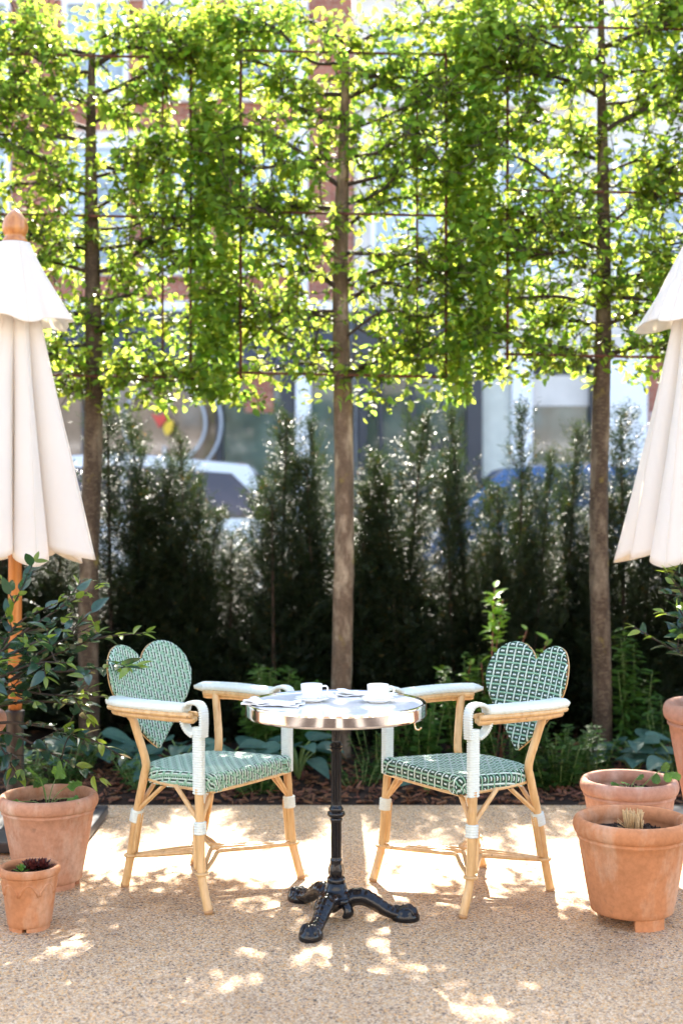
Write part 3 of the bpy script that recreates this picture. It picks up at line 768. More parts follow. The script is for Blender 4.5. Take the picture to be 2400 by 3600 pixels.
def yew(k, X, Y, sc, hz, rz, label):
    o = empty('yew_shrub', (X, Y, .03+.0), rz, label, 'shrub', 'yews of the hedge')
    o.scale = (sc, sc, hz)
    f = link('foliage', YEW[k][0], o); f['kind'] = 'stuff'
    link('stems', YEW[k][1], o)
for i, (px, py, Y, sc, lb) in enumerate((
    (-150, 1560, 7.9, 1.3, 'tall dark yew at the left edge behind the parasol'),
    (60, 1620, 8.0, 1.2, 'dark yew seen below the left parasol canopy'),
    (390, 1440, 7.75, 1.45, 'tallest and darkest yew, just right of the left trunk'),
    (520, 1480, 7.95, 1.1, 'yew with thin brown tips beside the tallest dark yew'),
    (655, 1540, 7.8, .85, 'slim yew in front of the white car'),
    (985, 1445, 7.8, 1.2, 'upright yew tuft to the left of the middle trunk'),
    (1125, 1470, 8.0, .85, 'thin wispy yew just left of the middle trunk'),
    (810, 1880, 7.75, 1.1, 'low yew in the dip where the white car shows'),
    (1290, 1700, 7.8, 1.05, 'low yew just right of the middle trunk'),
    (1425, 1450, 7.8, 1.2, 'tall yew between the table and the blue car'),
    (1640, 1440, 7.9, .85, 'pointed yew in front of the blue car bonnet'),
    (1825, 1425, 7.75, .85, 'forked slender yew in front of the blue car windows'),
    (1990, 1490, 7.95, 1.0, 'bushy yew just left of the right trunk'),
    (2190, 1440, 7.8, 1.2, 'feathery yew between the right trunk and right parasol'),
    (2420, 1560, 7.9, 1.3, 'dark yew behind the right parasol canopy'))):
    Y -= .2; p = P(px, py, Y); yew((i*3+i//4) % 4, p[0], Y, sc*1.12, (p[2]-.03)/1.93, i*1.7, lb)
for i, x in enumerate(np.linspace(-2.5, 2.5, 13)):
    yew((i+2) % 4, x+rng.uniform(-.08, .08), 8.1, 1.35, .66+.05*math.sin(i*2.1), i*2.3, 'low dark yew filling the back rows of the hedge')
for i, x in enumerate(np.linspace(-2.7, 2.7, 12)):
    yew((i+1) % 4, x+rng.uniform(-.1, .1), 8.45, 1.5, .60+.05*math.sin(i*1.3), i*1.9, 'low dark yew filling the back rows of the hedge')

# ------------------------------------------------------------------ rattan bistro chairs
PALE, MINT, DARK, NAVY, DASH = (.56, .66, .58), (.24, .45, .305), (.003, .050, .024), (.006, .038, .028), (.60, .69, .65)

def dense_outline(pts, corners, step=.006):
    """closed outline through pts; corners = indices where it stays sharp"""
    n = len(pts); out = []
    cs = sorted(corners) or [0]
    for a, c in enumerate(cs):
        e = cs[(a+1) % len(cs)]; idx = [c]; k = c
        while True:
            k = (k+1) % n; idx.append(k)
            if k == e: break
        sp = smooth_path([[*pts[i], 0] for i in idx], 8); out.append(resample(sp, step)[:-1, :2])
    return np.vstack(out)
def signed(poly, U, V):
    """signed distance (inside < 0), nearest point on the outline"""
    p = np.stack([U.ravel(), V.ravel()], 1); a = poly; b = np.roll(poly, -1, 0); d = b-a
    best = np.full(len(p), 1e9); q = np.zeros_like(p); ins = np.zeros(len(p), bool)
    for i in range(len(a)):
        t = np.clip(((p-a[i])@d[i])/(d[i]@d[i]+1e-12), 0, 1); c = a[i]+t[:, None]*d[i]; ds = np.sum((p-c)**2, 1)
        m = ds < best; best[m] = ds[m]; q[m] = c[m]
        cond = ((a[i][1] > p[:, 1]) != (b[i][1] > p[:, 1]))
        if abs(b[i][1]-a[i][1]) > 1e-12: ins ^= cond & (p[:, 0] < (b[i][0]-a[i][0])*(p[:, 1]-a[i][1])/(b[i][1]-a[i][1])+a[i][0])
    s = np.sqrt(best); s[ins] *= -1
    return s.reshape(U.shape), q.reshape(U.shape+(2,))
def rolled(poly, r, U, V, shape):
    """lay the flat (u, v) sheet over a slab whose rim rolls down with radius r"""
    s, q = signed(poly, U, V); p = np.stack([U, V], -1)
    n = (p-q)/(np.abs(s)[..., None]+1e-9)
    so = np.maximum(s, 0); ang = np.minimum(so/r, np.pi/2)
    flat = np.where((s > 0)[..., None], q+n*(r*np.sin(ang))[..., None], p)
    dep = r*(1-np.cos(ang))+np.maximum(so-r*np.pi/2, 0)
    return shape(flat[..., 0], flat[..., 1], dep), s
def weave(mb, surf, us, vs, smax, top, wc, fc, ww, fw, h=.0016):
    U, V = np.meshgrid(us, vs, indexing='ij'); e = 1e-3
    G, s = surf(U, V); Gu = surf(U+e, V)[0]-surf(U-e, V)[0]; Gv = surf(U, V+e)[0]-surf(U, V-e)[0]
    N = np.cross(Gu, Gv); N /= np.linalg.norm(N, axis=-1)[..., None]+1e-12
    Gu /= np.linalg.norm(Gu, axis=-1)[..., None]+1e-12; Gv /= np.linalg.norm(Gv, axis=-1)[..., None]+1e-12
    ok = s < smax
    def run(P0, N0, S0, okl, lift, hw, col):
        idx = np.flatnonzero(okl)
        if len(idx) < 2: return
        for g in np.split(idx, np.flatnonzero(np.diff(idx) > 1)+1):
            if len(g) < 2: continue
            c = P0[g]+N0[g]*lift[g][:, None]
            Vv = np.stack([c-S0[g]*hw-N0[g]*h*.7, c-S0[g]*hw*.45+N0[g]*h*.25, c+S0[g]*hw*.45+N0[g]*h*.25, c+S0[g]*hw-N0[g]*h*.7], 1).reshape(-1, 3)
            i = np.arange(len(g)-1)[:, None]*4; j = np.arange(3)[None]
            mb.add(Vv, [np.stack([i+j, i+j+1, i+5+j, i+4+j], -1).reshape(-1, 4)], np.array(col))
    for i in range(len(us)): run(G[i], N[i], Gu[i], ok[i], np.where(top[i], h, -h), ww, wc[i % len(wc)])
    for j in range(len(vs)): run(G[:, j], N[:, j], Gv[:, j], ok[:, j], np.where(top[:, j], -h, h), fw, fc[j % len(fc)])
def pattern(kind, nu, nv, si=1):
    i = np.arange(nu)[:, None]; j = np.arange(nv)[None]
    if kind == 'grid':         # dark green ground, pale bars, mint cross bars, short pale dashes
        a, b = i % 5, j % 4
        t = np.ones((nu, nv), bool); t[:] = True
        t &= ~((b == 0) & (a != 0)); t &= ~((b == 0) & (a == 0) & ((i//5+j//4) % 2 == 0))
        t &= ~((b == 2) & ((a == 2) | (a == 3))); t &= ~(((b == 1) | (b == 3)) & ((i+j) % 2 == 0) & (a != 0))
        return t, [PALE, DARK, DARK, DARK, DARK], [MINT, DARK, DASH, DARK]
    a = i % 5                   # long pale and dark floats with a mint basket ground between them
    t = np.where(a == 0, (j+i//5*2) % 7 != 0, np.where(a == 1, (j+i//5*2+2) % 7 > 1, np.where(a == 2, (j+i//5*2) % 7 < 4, (i+j) % 2 == 0)))
    return t.astype(bool), [PALE, NAVY, PALE, MINT, DARK], [MINT, (.36, .56, .43), MINT]

HEART = [(0, .488-.488), (.048, .040), (.125, .118), (.186, .190), (.216, .262), (.206, .332), (.168, .380), (.116, .398), (.064, .388), (.026, .362), (0, .325)]
HEART = HEART+[(-x, y) for x, y in HEART[-2:0:-1]]
heart_line = dense_outline(HEART, [0, 10])
SEAT = [(-.222, .205), (-.10, .212), (.10, .212), (.222, .205), (.222, .08), (.212, -.05), (.175, -.15), (.10, -.195), (0, -.205), (-.10, -.195), (-.175, -.15), (-.212, -.05), (-.222, .08)]
seat_line = dense_outline(SEAT, [0, 3])
def inset(poly, d):
    t = np.roll(poly, -1, 0)-np.roll(poly, 1, 0); t /= np.linalg.norm(t, axis=1)[:, None]+1e-12
    n = np.stack([t[:, 1], -t[:, 0]], 1)
    if np.sum(poly[:, 0]*np.roll(poly[:, 1], -1)-np.roll(poly[:, 0], -1)*poly[:, 1]) < 0: n = -n
    return poly-n*d
def heart_shape(u, v, dep):
    y = -.240-.115*(v/.40)+.040*(np.abs(u)/.22)**2-dep*.96
    return np.stack([-u, y, .488+v*.98-dep*.28], -1)
def seat_shape(u, v, dep):
    z = .462-.010*np.exp(-((u/.16)**2+((v-.02)/.15)**2))+.006*np.clip(v/.2, -1, 1)-dep
    return np.stack([u, v, z], -1)
def slab(shape, line, d0, d1):
    n = len(line); c = line.mean(0)
    def ring(s, d): q = c+(line-c)*s; return shape(q[:, 0], q[:, 1], np.full(n, d))
    rings = [ring(.02, d0), ring(.5, d0), ring(.97, d0), ring(1.0, d0+(d1-d0)*.2), ring(1.0, d1), ring(.5, d1), ring(.02, d1)]
    V = np.vstack(rings); F = []
    for a in range(len(rings)-1):
        i = np.arange(n); j = (i+1) % n; F.append(np.stack([a*n+i, a*n+j, (a+1)*n+j, (a+1)*n+i], 1))
    return V, [np.vstack(F)]
def cane_pole(pts, r, nodes=.16, seg=12, phase=.0):
    p = resample(smooth_path(pts, 8), .008)
    s = np.arange(len(p))*.008+phase
    k = (s % nodes)/nodes; bulge = 1+.10*np.exp(-((np.minimum(k, 1-k))*nodes/.004)**2)
    e = np.minimum(np.arange(len(p)), np.arange(len(p))[::-1]); end = np.where(e == 0, .82, 1)
    return tube(p, r*bulge*end, seg)
def wrapped(path, rx, ry=None, pitch=.0085, seg=16, up=None, power=2.6, amp=.07):
    p = resample(path, pitch/4); k = np.arange(len(p)) % 4
    m = np.array([1-amp, 1+amp*.3, 1+amp*.6, 1+amp*.3])[k]
    return tube(p, rx*m, seg, up=up, ry=None if ry is None else ry*m, power=power)

def chair(label, X, Y, rz, kind):
    o = empty('rattan_armchair', (X, Y, 0), rz, label, 'chair', 'heart backed rattan chairs at the table')
    rat = M['rattan']
    FL = [(.264, .228, .0), (.262, .205, .07), (.258, .188, .14), (.253, .178, .28), (.25, .170, .40), (.25, .170, .43)]
    BL = [(.190, -.245, .0), (.192, -.218, .10), (.195, -.182, .27), (.198, -.140, .42), (.202, -.128, .475), (.220, -.148, .57), (.240, -.178, .685)]
    for s in (1, -1):
        flip = np.array([s, 1, 1])
        for nm, L, zb, zr in (('front_leg', FL, .287, .132), ('back_leg', BL, .272, .122)):
            lp = smooth_path(np.array(L)*flip, 12)
            V, F = cane_pole(np.array(L)*flip, .0152, .19, 14, phase=.05+.03*s)
            leg = MB().add(V, F).build(nm, rat, o)
            at = lambda z: np.array([np.interp(z, lp[:, 2], lp[:, k]) for k in range(3)])
            MB().add(*wrapped([at(zb-.022), at(zb+.022)], .0212, .0202, .0088, 16)).build('binding', M['cane'], leg)
            ys = 1 if nm == 'front_leg' else -1
            for dx, dy in ((-.012*s, -.014*ys), (.006*s, -.019*ys)):
                off = np.array([dx, dy, 0])
                MB().add(*cane_pole([at(zr+.012)+off, at((zr+zb)/2)+off, at(zb+.01)+off], .0078, .3, 8)).build('splint', rat, leg)
            a = np.linspace(0, 2*np.pi, 20); c = at(zr)
            MB().tube(np.stack([c[0]+np.cos(a)*.019, c[1]+np.sin(a)*.019, c[2]+a*0], 1), .006, 8).build('ring', rat, leg)
            f = MB().tube(np.array([at(.0015), at(.012)]), [.0150, .0168], 14).build('foot_pad', M['panel_green'], leg)
            # raking braces up to the seat rail
            b0 = at(zb+.018); zt = .418
            for d in (np.array([-.085*s, .0, 0]), np.array([-.01*s, -.115*ys, 0])):
                e = np.array([b0[0], at(zt)[1], zt])+d
                MB().add(*cane_pole([b0+(e-b0)*-.02, b0+(e-b0)*.5, e], .0085, .13, 8, .04)).build('brace', rat, o)
    # stretchers: four elbows that meet under the middle of the seat
    fl = {(s, 'f'): np.array([.258*s, .188, .130]) for s in (1, -1)}; fl.update({(s, 'b'): np.array([.193*s, -.214, .120]) for s in (1, -1)})
    for a, b in (((1, 'f'), (1, 'b')), ((-1, 'f'), (-1, 'b')), ((1, 'f'), (-1, 'f')), ((1, 'b'), (-1, 'b'))):
        A, B = fl[a], fl[b]; C0 = np.array([0, -.02, .142]); mdl = (A+B)/2; q = C0+(mdl-C0)/np.linalg.norm(mdl-C0)*.03
        for off in (0, .017):
            qq = q+np.array([0, 0, -off*.2])+(mdl-C0)/np.linalg.norm(mdl-C0)*off
            pts = [A, A+(qq-A)*.55, A+(qq-A)*.88, qq+(mdl-C0)*.03, B+(qq-B)*.88, B+(qq-B)*.55, B]
            w = (mdl-C0)/np.linalg.norm(mdl-C0)*off
            pts = [p+w*(.9 if 0 < i < 6 else .3) for i, p in enumerate(pts)]
            MB().add(*cane_pole(pts, .0082, .17, 8, off*5)).build('stretcher', rat, o)
    # seat
    pl = inset(seat_line, .020)
    seat = MB().add(*slab(seat_shape, inset(seat_line, .004), .0045, .050)).build('seat', M['panel_green'], o)
    pu, pv = (.0078, .0072) if kind == 'grid' else (.0058, .0058)
    us = np.arange(-.285, .285, pu); vs_ = np.arange(-.27, .28, pv)
    t, wc, fc = pattern(kind, len(us), len(vs_)); m = MB()
    weave(m, lambda U, V: rolled(pl, .018, U, V, seat_shape), us, vs_, .069, t, wc, fc, pu*.44, pv*.44, .0022)
    tag(m.build('weave', M['strand'], seat), kind='stuff')
    rl = inset(seat_line, .004); rail = np.stack([rl[:, 0], rl[:, 1], np.full(len(rl), .4085)], 1)
    MB().add(*tube(np.vstack([rail, rail[:1]]), .0065, 8, cap=False)).build('seat_rail', rat, seat)
    # heart back
    hl = inset(heart_line, .010)
    back = MB().add(*slab(heart_shape, inset(heart_line, .007), .0045, .019)).build('backrest', M['panel_green'], o)
    us = np.arange(-.26, .26, pu); vs_ = np.arange(-.03, .44, pv)
    t, wc, fc = pattern(kind, len(us), len(vs_)); m = MB()
    weave(m, lambda U, V: rolled(hl, .010, U, V, heart_shape), us, vs_, .020, t, wc, fc, pu*.44, pv*.44, .0022)
    tag(m.build('weave', M['strand'], back), kind='stuff')
    rim = heart_shape(heart_line[:, 0], heart_line[:, 1], np.full(len(heart_line), .020))
    MB().add(*tube(np.vstack([rim, rim[:1]]), .0026, 8, cap=False)).build('edging', rat, back)
    for s in (1, -1):
        flip = np.array([s, 1, 1])
        # padded arm, woven over the rods
        ap = smooth_path(np.array([(.250, .112, .694), (.258, .05, .694), (.268, -.06, .694), (.266, -.15, .693), (.247, -.225, .692), (.216, -.268, .690)])*flip, 10)
        p = resample(ap, .0055); n = len(p); sg = 28
        chk = ((np.arange(n)[:, None]//2+np.arange(sg)[None]//2) % 2)*.045+((np.arange(n)[:, None]) % 2)*.012
        e = np.minimum(np.arange(n), 99); tail = np.clip((n-1-np.arange(n))/7, 0, 1)**.5; tail = np.maximum(tail, .12); hd = np.interp(np.arange(n), [0, 10], [.72, 1])
        arm = MB().add(*tube(p, .018*np.maximum(tail, .4), sg, up=(0, 0, 1), ry=.040*tail*hd, power=2.4, ring=1+chk)).build('armrest', M['cane'], o)
        T, N_, B_ = frames(ap, (0, 0, 1))
        outward = np.sign(B_[:, 0].mean()*s)
        for k, (dx, dz, r) in enumerate(((.029, -.020, .0105), (-.029, -.020, .0105), (.010, -.037, .0125), (-.012, -.034, .011))):
            q = ap[1:-5]+B_[1:-5]*dx*outward*np.interp(np.arange(len(ap)-6), [0, 8], [.62, 1])[:, None]+np.array([0, 0, dz])
            q = np.vstack([q[0]+np.array([0, .046, 0]), q])
            MB().add(*cane_pole(q[::6], r, .21, 10, .05*k)).build('arm_rod', rat, arm)
        # wrapped post and the scroll where the arm meets it
        post = MB().add(*wrapped(np.array([(.25, .170, .402), (.25, .169, .55), (.25, .168, .634)])*flip, .0140, .0225, .0085, 24, up=(1, 0, 0), power=3.2, amp=.10)).build('wrapped_post', M['cane'], arm)
        sc = smooth_path(np.array([(.25, .190, .60), (.25, .192, .65), (.25, .190, .690), (.25, .176, .713), (.25, .148, .718), (.25, .118, .708), (.25, .100, .680), (.25, .103, .645), (.25, .122, .618), (.25, .150, .602)])*flip, 8)
        MB().add(*wrapped(sc, .0070, .0205, .0085, 16, up=None if False else np.array([s*0+.0, 1e-3, 1e-3]) if False else scroll_up(resample(sc, .0085/4), s), power=4, amp=.16)).build('scroll', M['cane'], arm)
    return o
def scroll_up(p, s):
    T = np.gradient(p, axis=0); T /= np.linalg.norm(T, axis=1)[:, None]
    return np.cross(T, np.array([1.0, 0, 0]))
chair('rattan armchair left of the table with a pale striped green woven heart back', -.4875, 4.835, math.atan2(-.815, -.575), 'stripe')
chair('rattan armchair right of the table with a dark green checked woven heart back', .452, 4.79, math.atan2(.83, -.557), 'grid')

# ------------------------------------------------------------------ cafe table, crockery, napkins
TX, TY, TZ = -.018, 4.45, .735
tb = empty('cafe_table', (TX, TY, 0), 0, 'round white marble cafe table with polished rim on a black iron pedestal', 'table')
RT = .300
V, F = lathe([(0, TZ-.004), (RT-.006, TZ-.004), (RT-.006, TZ-.030), (0, TZ-.030)], 96); MB().add(V, F).build('table_top', M['marble'], tb, sharp=30)
V, F = lathe([(RT-.007, TZ-.003), (RT-.004, TZ+.0005), (RT+.002, TZ+.001), (RT+.006, TZ-.002), (RT+.007, TZ-.008), (RT+.007, TZ-.0095), (RT+.007, TZ-.024), (RT+.007, TZ-.0385), (RT+.007, TZ-.040), (RT+.005, TZ-.046), (RT-.004, TZ-.047), (RT-.006, TZ-.042)], 128)
MB().add(V, F).build('rim', M['chrome'], tb, sharp=30)
def flute(a, r, z):
    f = np.abs(np.sin(a*6))**.6
    on = ((z > .385) & (z < .57)) | ((z > .60) & (z < .70)) | ((z > .20) & (z < .328))
    lf = (z > .128) & (z < .196)
    return r*np.where(on, .84+.20*f, np.where(lf, 1+.10*np.sin(a*5)*np.sin((z-.128)/.068*np.pi), 1))
prof = [(.0, .054), (.052, .054), (.060, .060), (.062, .068), (.058, .074), (.060, .078), (.054, .086), (.043, .092), (.037, .104), (.033, .118), (.0305, .121), (.0325, .125), (.031, .133), (.029, .137), (.023, .142), (.0265, .150), (.027, .165), (.0225, .180), (.0195, .192), (.0215, .196), (.0205, .200), (.0175, .204)]
prof += [(.0175, z) for z in np.linspace(.21, .325, 6)]+[(.020, .330), (.0215, .336), (.019, .340), (.026, .345), (.0315, .352), (.029, .360), (.023, .364), (.025, .371), (.021, .377), (.0178, .382)]
prof += [(.0172, z) for z in np.linspace(.388, .565, 7)]+[(.0185, .570), (.0225, .576), (.0195, .581), (.0235, .587), (.019, .593), (.0155, .598)]
prof += [(.015, z) for z in np.linspace(.603, .70, 4)]
V, F = lathe(prof, 96, flute); MB().add(V, F).build('column', M['iron'], tb, sharp=60)
mb = MB(); mb.box((-.20, -.018, TZ-.036), (.20, .018, TZ-.0305)); mb.box((-.018, -.20, TZ-.0365), (.018, .20, TZ-.031)); V, F = lathe([(0, .698), (.03, .698), (.055, .702), (.055, TZ-.037), (0, TZ-.037)], 24); mb.add(V, F)
mb.build('top_bracket', M['iron'], tb, sharp=40)
V, F = lathe([(0, .034), (.020, .036), (.034, .044), (.050, .050), (.052, .056), (0, .056)], 32); MB().add(V, F).build('hub', M['iron'], tb)
for k, ang in enumerate((-110, -6, 124)):
    ca, sa = math.cos(R(ang)), math.sin(R(ang)); fw = np.array([ca, sa, 0]); sd_ = np.array([-sa, ca, 0]); up = np.array([0, 0, 1.0])
    def loc(r, z, s=0): return fw*r+up*z+sd_*s
    rz_ = smooth_path([(.030, 0, .054), (.058, 0, .072), (.092, 0, .074), (.128, 0, .058), (.162, 0, .037), (.195, 0, .025), (.225, 0, .021)], 8)
    path = np.array([loc(p[0], p[2]) for p in rz_]); n = len(path); t = np.linspace(0, 1, n)
    sg = 20; a = np.linspace(0, 2*np.pi, sg, endpoint=False)
    ridge = 1+.10*np.cos(a*4)[None]*np.ones((n, 1))+.05*np.sin(t*70)[:, None]*(np.cos(a) > .4)[None]
    leg = MB().add(*tube(path, np.interp(t, [0, .3, .7, 1], [.027, .027, .021, .020]), sg, up=(0, 0, 1), ry=np.interp(t, [0, .3, .7, 1], [.034, .029, .023, .029]), power=2.5, ring=ridge)).build('leg', M['iron'], tb)
    # paw: a rounded pad on a flat sole with toe ridges
    m = MB(); sole = [(0, 0), (.040, 0), (.0425, .004), (.042, .018), (.038, .024), (.036, .028), (.031, .039), (.018, .046), (0, .048)]
    V, F = lathe(sole, 40); V = np.stack([V[:, 0]*1.12, V[:, 1]*.92, V[:, 2]], 1)
    top_ = V[:, 2] > .024; an = np.arctan2(V[:, 1], V[:, 0]); V[:, 2] += np.where(top_, .004*np.cos(an*6)*np.hypot(V[:, 0], V[:, 1])/.03, 0)
    V = V@np.array([fw, sd_, up])+loc(.236, 0.0005); m.add(V, F); m.build('paw', M['iron'], leg, sharp=50)
    for s in (-1.05, -.35, .35, 1.05):
        q = smooth_path([loc(.225+.006, .040, .006*s*2), loc(.248, .044, .009*s*2), loc(.266-.006*abs(s), .032, .011*s*2), loc(.271-.008*abs(s), .018, .0115*s*2)], 6)
        MB().tube(q, np.linspace(.007, .0055, len(q)), 8).build('toe', M['iron'], leg)
    cr = smooth_path([loc(.190, .034), loc(.200, .046), loc(.212, .044), loc(.208, .036)], 6); MB().tube(cr, .0045, 8).build('scroll', M['iron'], leg)
    vt = smooth_path([loc(.05, .092), loc(.085, .097), loc(.12, .083), loc(.155, .060), loc(.19, .043)], 8); MB().tube(vt, .0052, 8, ring=1+.18*np.sin(np.arange(len(vt))*2.2)[:, None]*np.ones((1, 8))).build('vein', M['iron'], leg)
    # hanging leaf between the legs
    a2 = R(ang+60); f2 = np.array([math.cos(a2), math.sin(a2), 0])
    q = smooth_path([f2*.030+up*.060, f2*.056+up*.054, f2*.066+up*.036, f2*.060+up*.020, f2*.052+up*.014], 8)
    tt = np.linspace(0, 1, len(q)); MB().tube(q, np.interp(tt, [0, .6, 1], [.010, .012, .006]), 14, up=f2+up*.3, ry=np.interp(tt, [0, .3, .75, 1], [.016, .018, .024, .012])).build('drop_ornament', M['iron'], tb)
hk = smooth_path([(.258, -.16, TZ-.046), (.258, -.16, TZ-.056), (.262, -.161, TZ-.066), (.272, -.165, TZ-.068), (.279, -.167, TZ-.060)], 6); MB().tube(hk, .0028, 8).build('bag_hook', M['brass'], tb)

SZ = TZ+.001
def cup(label, px, py, hang):
    Y = FPX*(CAM_Z-SZ)/(py-1800.0); X = (px-1200.0)*Y/FPX
    s = empty('saucer', (X, Y, SZ-.004), 0, 'white saucer '+('nearest the middle of the table' if px < 1200 else 'beside the folded napkin at the right'), 'saucer', 'white saucers')
    V, F = lathe([(0, .002), (.028, .002), (.030, .0), (.034, .0), (.036, .004), (.058, .011), (.062, .014), (.0615, .0155), (.057, .013), (.034, .007), (.026, .0055), (0, .0055)], 48); MB().add(V, F).build('dish', M['china'], s)
    o = empty('coffee_cup', (X, Y, SZ+.0025), hang, label, 'cup', 'white cups')
    V, F = lathe([(0, .0), (.020, .0), (.022, .003), (.030, .012), (.0355, .030), (.0375, .052), (.037, .0535), (.0355, .052), (.0335, .030), (.028, .014), (.020, .008), (0, .007)], 48); MB().add(V, F).build('bowl', M['china'], o)
    q = smooth_path([(.036, 0, .044), (.050, 0, .045), (.057, 0, .036), (.052, 0, .024), (.034, 0, .019)], 6); MB().tube(q, .0042, 8, up=(0, 1, 0), ry=.003).build('handle', M['china'], o)
    V, F = lathe([(0, .041), (.034, .041)], 32); MB().add(V, F).build('coffee', M['coffee'], o)
cup('white coffee cup left of the table centre', 1095, 2462, R(15))
cup('white coffee cup with its handle to the right, beside the folded napkin', 1328, 2464, R(12))
def napkin(label, px, py, w, d, rz, folds):
    Y = FPX*(CAM_Z-SZ)/(py-1800.0); X = (px-1200.0)*Y/FPX
    o = empty('napkin', (X, Y, SZ-.004), rz, label, 'napkin', 'folded linen napkins')
    for k in range(folds):
        nx, ny = 36, 18; s = 1-.10*k
        xs = np.linspace(-w/2*s, w/2*s, nx)+.006*math.sin(k*3); ys = np.linspace(-d/2*s, d/2*s, ny)+.004*math.cos(k*2.3)
        XX, YY = np.meshgrid(xs, ys, indexing='ij')
        zz = .0022+k*.0052+.0020*np.sin(XX*60+k*2)+.0022*np.sin(YY*85+XX*30+k)+.0012*np.sin(XX*140-YY*60)
        if k == folds-1: zz += .010*np.exp(-((XX+w*.36)/.02)**2)
        XX = XX+.004*np.sin(YY*70+k); YY = YY+.004*np.sin(XX*55+k*1.3)
        Vt = np.stack([XX, YY, np.maximum(zz, .001+k*.004)+.0040], -1).reshape(-1, 3); Vb = Vt-np.array([0, 0, .0036])
        i = np.arange(nx-1)[:, None]*ny; j = np.arange(ny-1)[None]; Q = np.stack([i+j, i+ny+j, i+ny+1+j, i+1+j], -1).reshape(-1, 4); n0 = nx*ny
        bd = [a*ny for a in range(nx)]+[(nx-1)*ny+b for b in range(1, ny)]+[a*ny+ny-1 for a in range(nx-2, -1, -1)]+[b for b in range(ny-2, 0, -1)]
        S = np.array([[bd[a], bd[(a+1) % len(bd)], n0+bd[(a+1) % len(bd)], n0+bd[a]] for a in range(len(bd))])
        MB().add(np.vstack([Vt, Vb]), [Q, Q[:, ::-1]+n0, S[:, ::-1]]).build('fold', M['napkin'], o)
napkin('flat folded white napkin at the left edge of the table', 960, 2474, .20, .10, R(-12), 2)
napkin('folded white napkin lying between the two cups', 1238, 2440, .115, .085, R(8), 2)

# ------------------------------------------------------------------ closed parasols
def parasol(label, X, Y, mir, wide=1.0):
    o = empty('closed_parasol', (X, Y, 0), 0, label, 'parasol', 'closed white parasols')
    MB().tube([[0, 0, .50], [0, 0, 2.53]], .029, 20).build('pole', M['teak'], o)
    V, F = lathe([(0, .03), (.037, .03), (.037, .505), (.041, .510), (.041, .53), (.033, .535), (0, .535)], 24); MB().add(V, F).build('base_tube', M['black_metal'], o, sharp=40)
    bp = MB(); bp.box((-.34, -.34, .006), (.34, .34, .05)); pl_ = bp.build('base_plate', M['slate'], o, smooth=False)
    bv = pl_.modifiers.new('bevel', 'BEVEL'); bv.width = .008; bv.segments = 2
    for sx in (-1, 1):
        for sy in (-1, 1): V, F = lathe([(0, .05), (.02, .05), (.02, .056), (.0, .06)], 12); MB().add(V+np.array([sx*.28, sy*.28, 0]), F).build('bolt', M['black_metal'], pl_)
    V, F = lathe([(.0, 2.528), (.052, 2.530), (.055, 2.537), (.048, 2.550), (.041, 2.560), (.046, 2.566), (.054, 2.582), (.0555, 2.602), (.048, 2.630), (.032, 2.654), (.014, 2.672), (0, 2.679)], 32)
    MB().add(V, F).build('finial', M['teak'], o)
    nr = 8
    def cloth(z0, z1, r0, r1, hem, pw, deep, twist, name, thick=.003, ph0=0.0):
        nz, na = 46, 192; V = []
        a = np.linspace(0, 2*np.pi, na, endpoint=False); ph = a*nr/2+ph0
        rib = .55*np.abs(2*((ph/np.pi) % 1)-1)+.45*np.abs(np.cos(ph))                            # 1 on a rib, 0 between
        for i in range(nz):
            t = i/(nz-1); rr = r0+(r1-r0)*t**pw; dp = deep*min(1, t*2.2)
            irr = 1+.08*np.sin(a*3+1.3)*t+.06*np.sin(a*5+2)*t
            rad = rr*(1-dp*(1-rib**1.05))*irr*(1+.010*np.sin(a*23+t*5)*t)
            aa = a+twist*t*np.sin(ph*2)*.5+.03*t*np.sin(a*5+t*2)
            zz = z0+(z1-z0)*t+(-hem*rib**1.6+hem*.45)*max(0, (t-.72)/.28)+.012*np.sin(a*4+2)*t
            V.append(np.stack([rad*np.cos(aa), rad*np.sin(aa), zz], 1))
        V = np.vstack(V); i = np.arange(nz-1)[:, None]*na; j = np.arange(na)[None]; k = (j+1) % na
        ob = MB().add(V, [np.stack([i+j, i+na+j, i+na+k, i+k], -1).reshape(-1, 4)]).build(name, M['canvas'], o)
        W = V.reshape(nz, na, 3)
        for k in range(nr):      # stitched seam down each rib
            c = int(round(((k*np.pi-ph0)*2/nr) % (2*np.pi)/(2*np.pi)*na)) % na
            MB().tube(W[:, c]*np.array([1.006, 1.006, 1]), .0022, 5).build('seam', M['canvas'], ob)
        so = ob.modifiers.new('cloth', 'SOLIDIFY'); so.thickness = thick
        return ob
    can = cloth(2.515, 1.195, .052, .318*wide, .055, 1.05, .46, .30, 'canopy', ph0=.3)
    fl = cloth(2.531, 2.185, .064, .236*wide, .010, 1.05, .10, .10, 'vent_flap', ph0=.55)
    for k in range(nr):         # rib ends peeping out of the hem and a stitched pocket on each
        a = (k*np.pi-.3)*2/nr; r_ = .305*(1+.07*math.sin(a*3+1.3))
        MB().tube([[.13*math.cos(a), .13*math.sin(a), 1.60], [.20*math.cos(a), .20*math.sin(a), 1.21]], .008, 6).build('rib', M['teak'], o)
    o.rotation_euler.z = R(10 if mir else -8)
    pl_.rotation_euler.z = -o.rotation_euler.z
parasol('closed white canvas parasol at the left edge, wooden ball finial in view', -1.395, 5.60, False)
parasol('closed white canvas parasol cut by the right edge, finial out of view', 1.53, 5.60, True, 1.10)

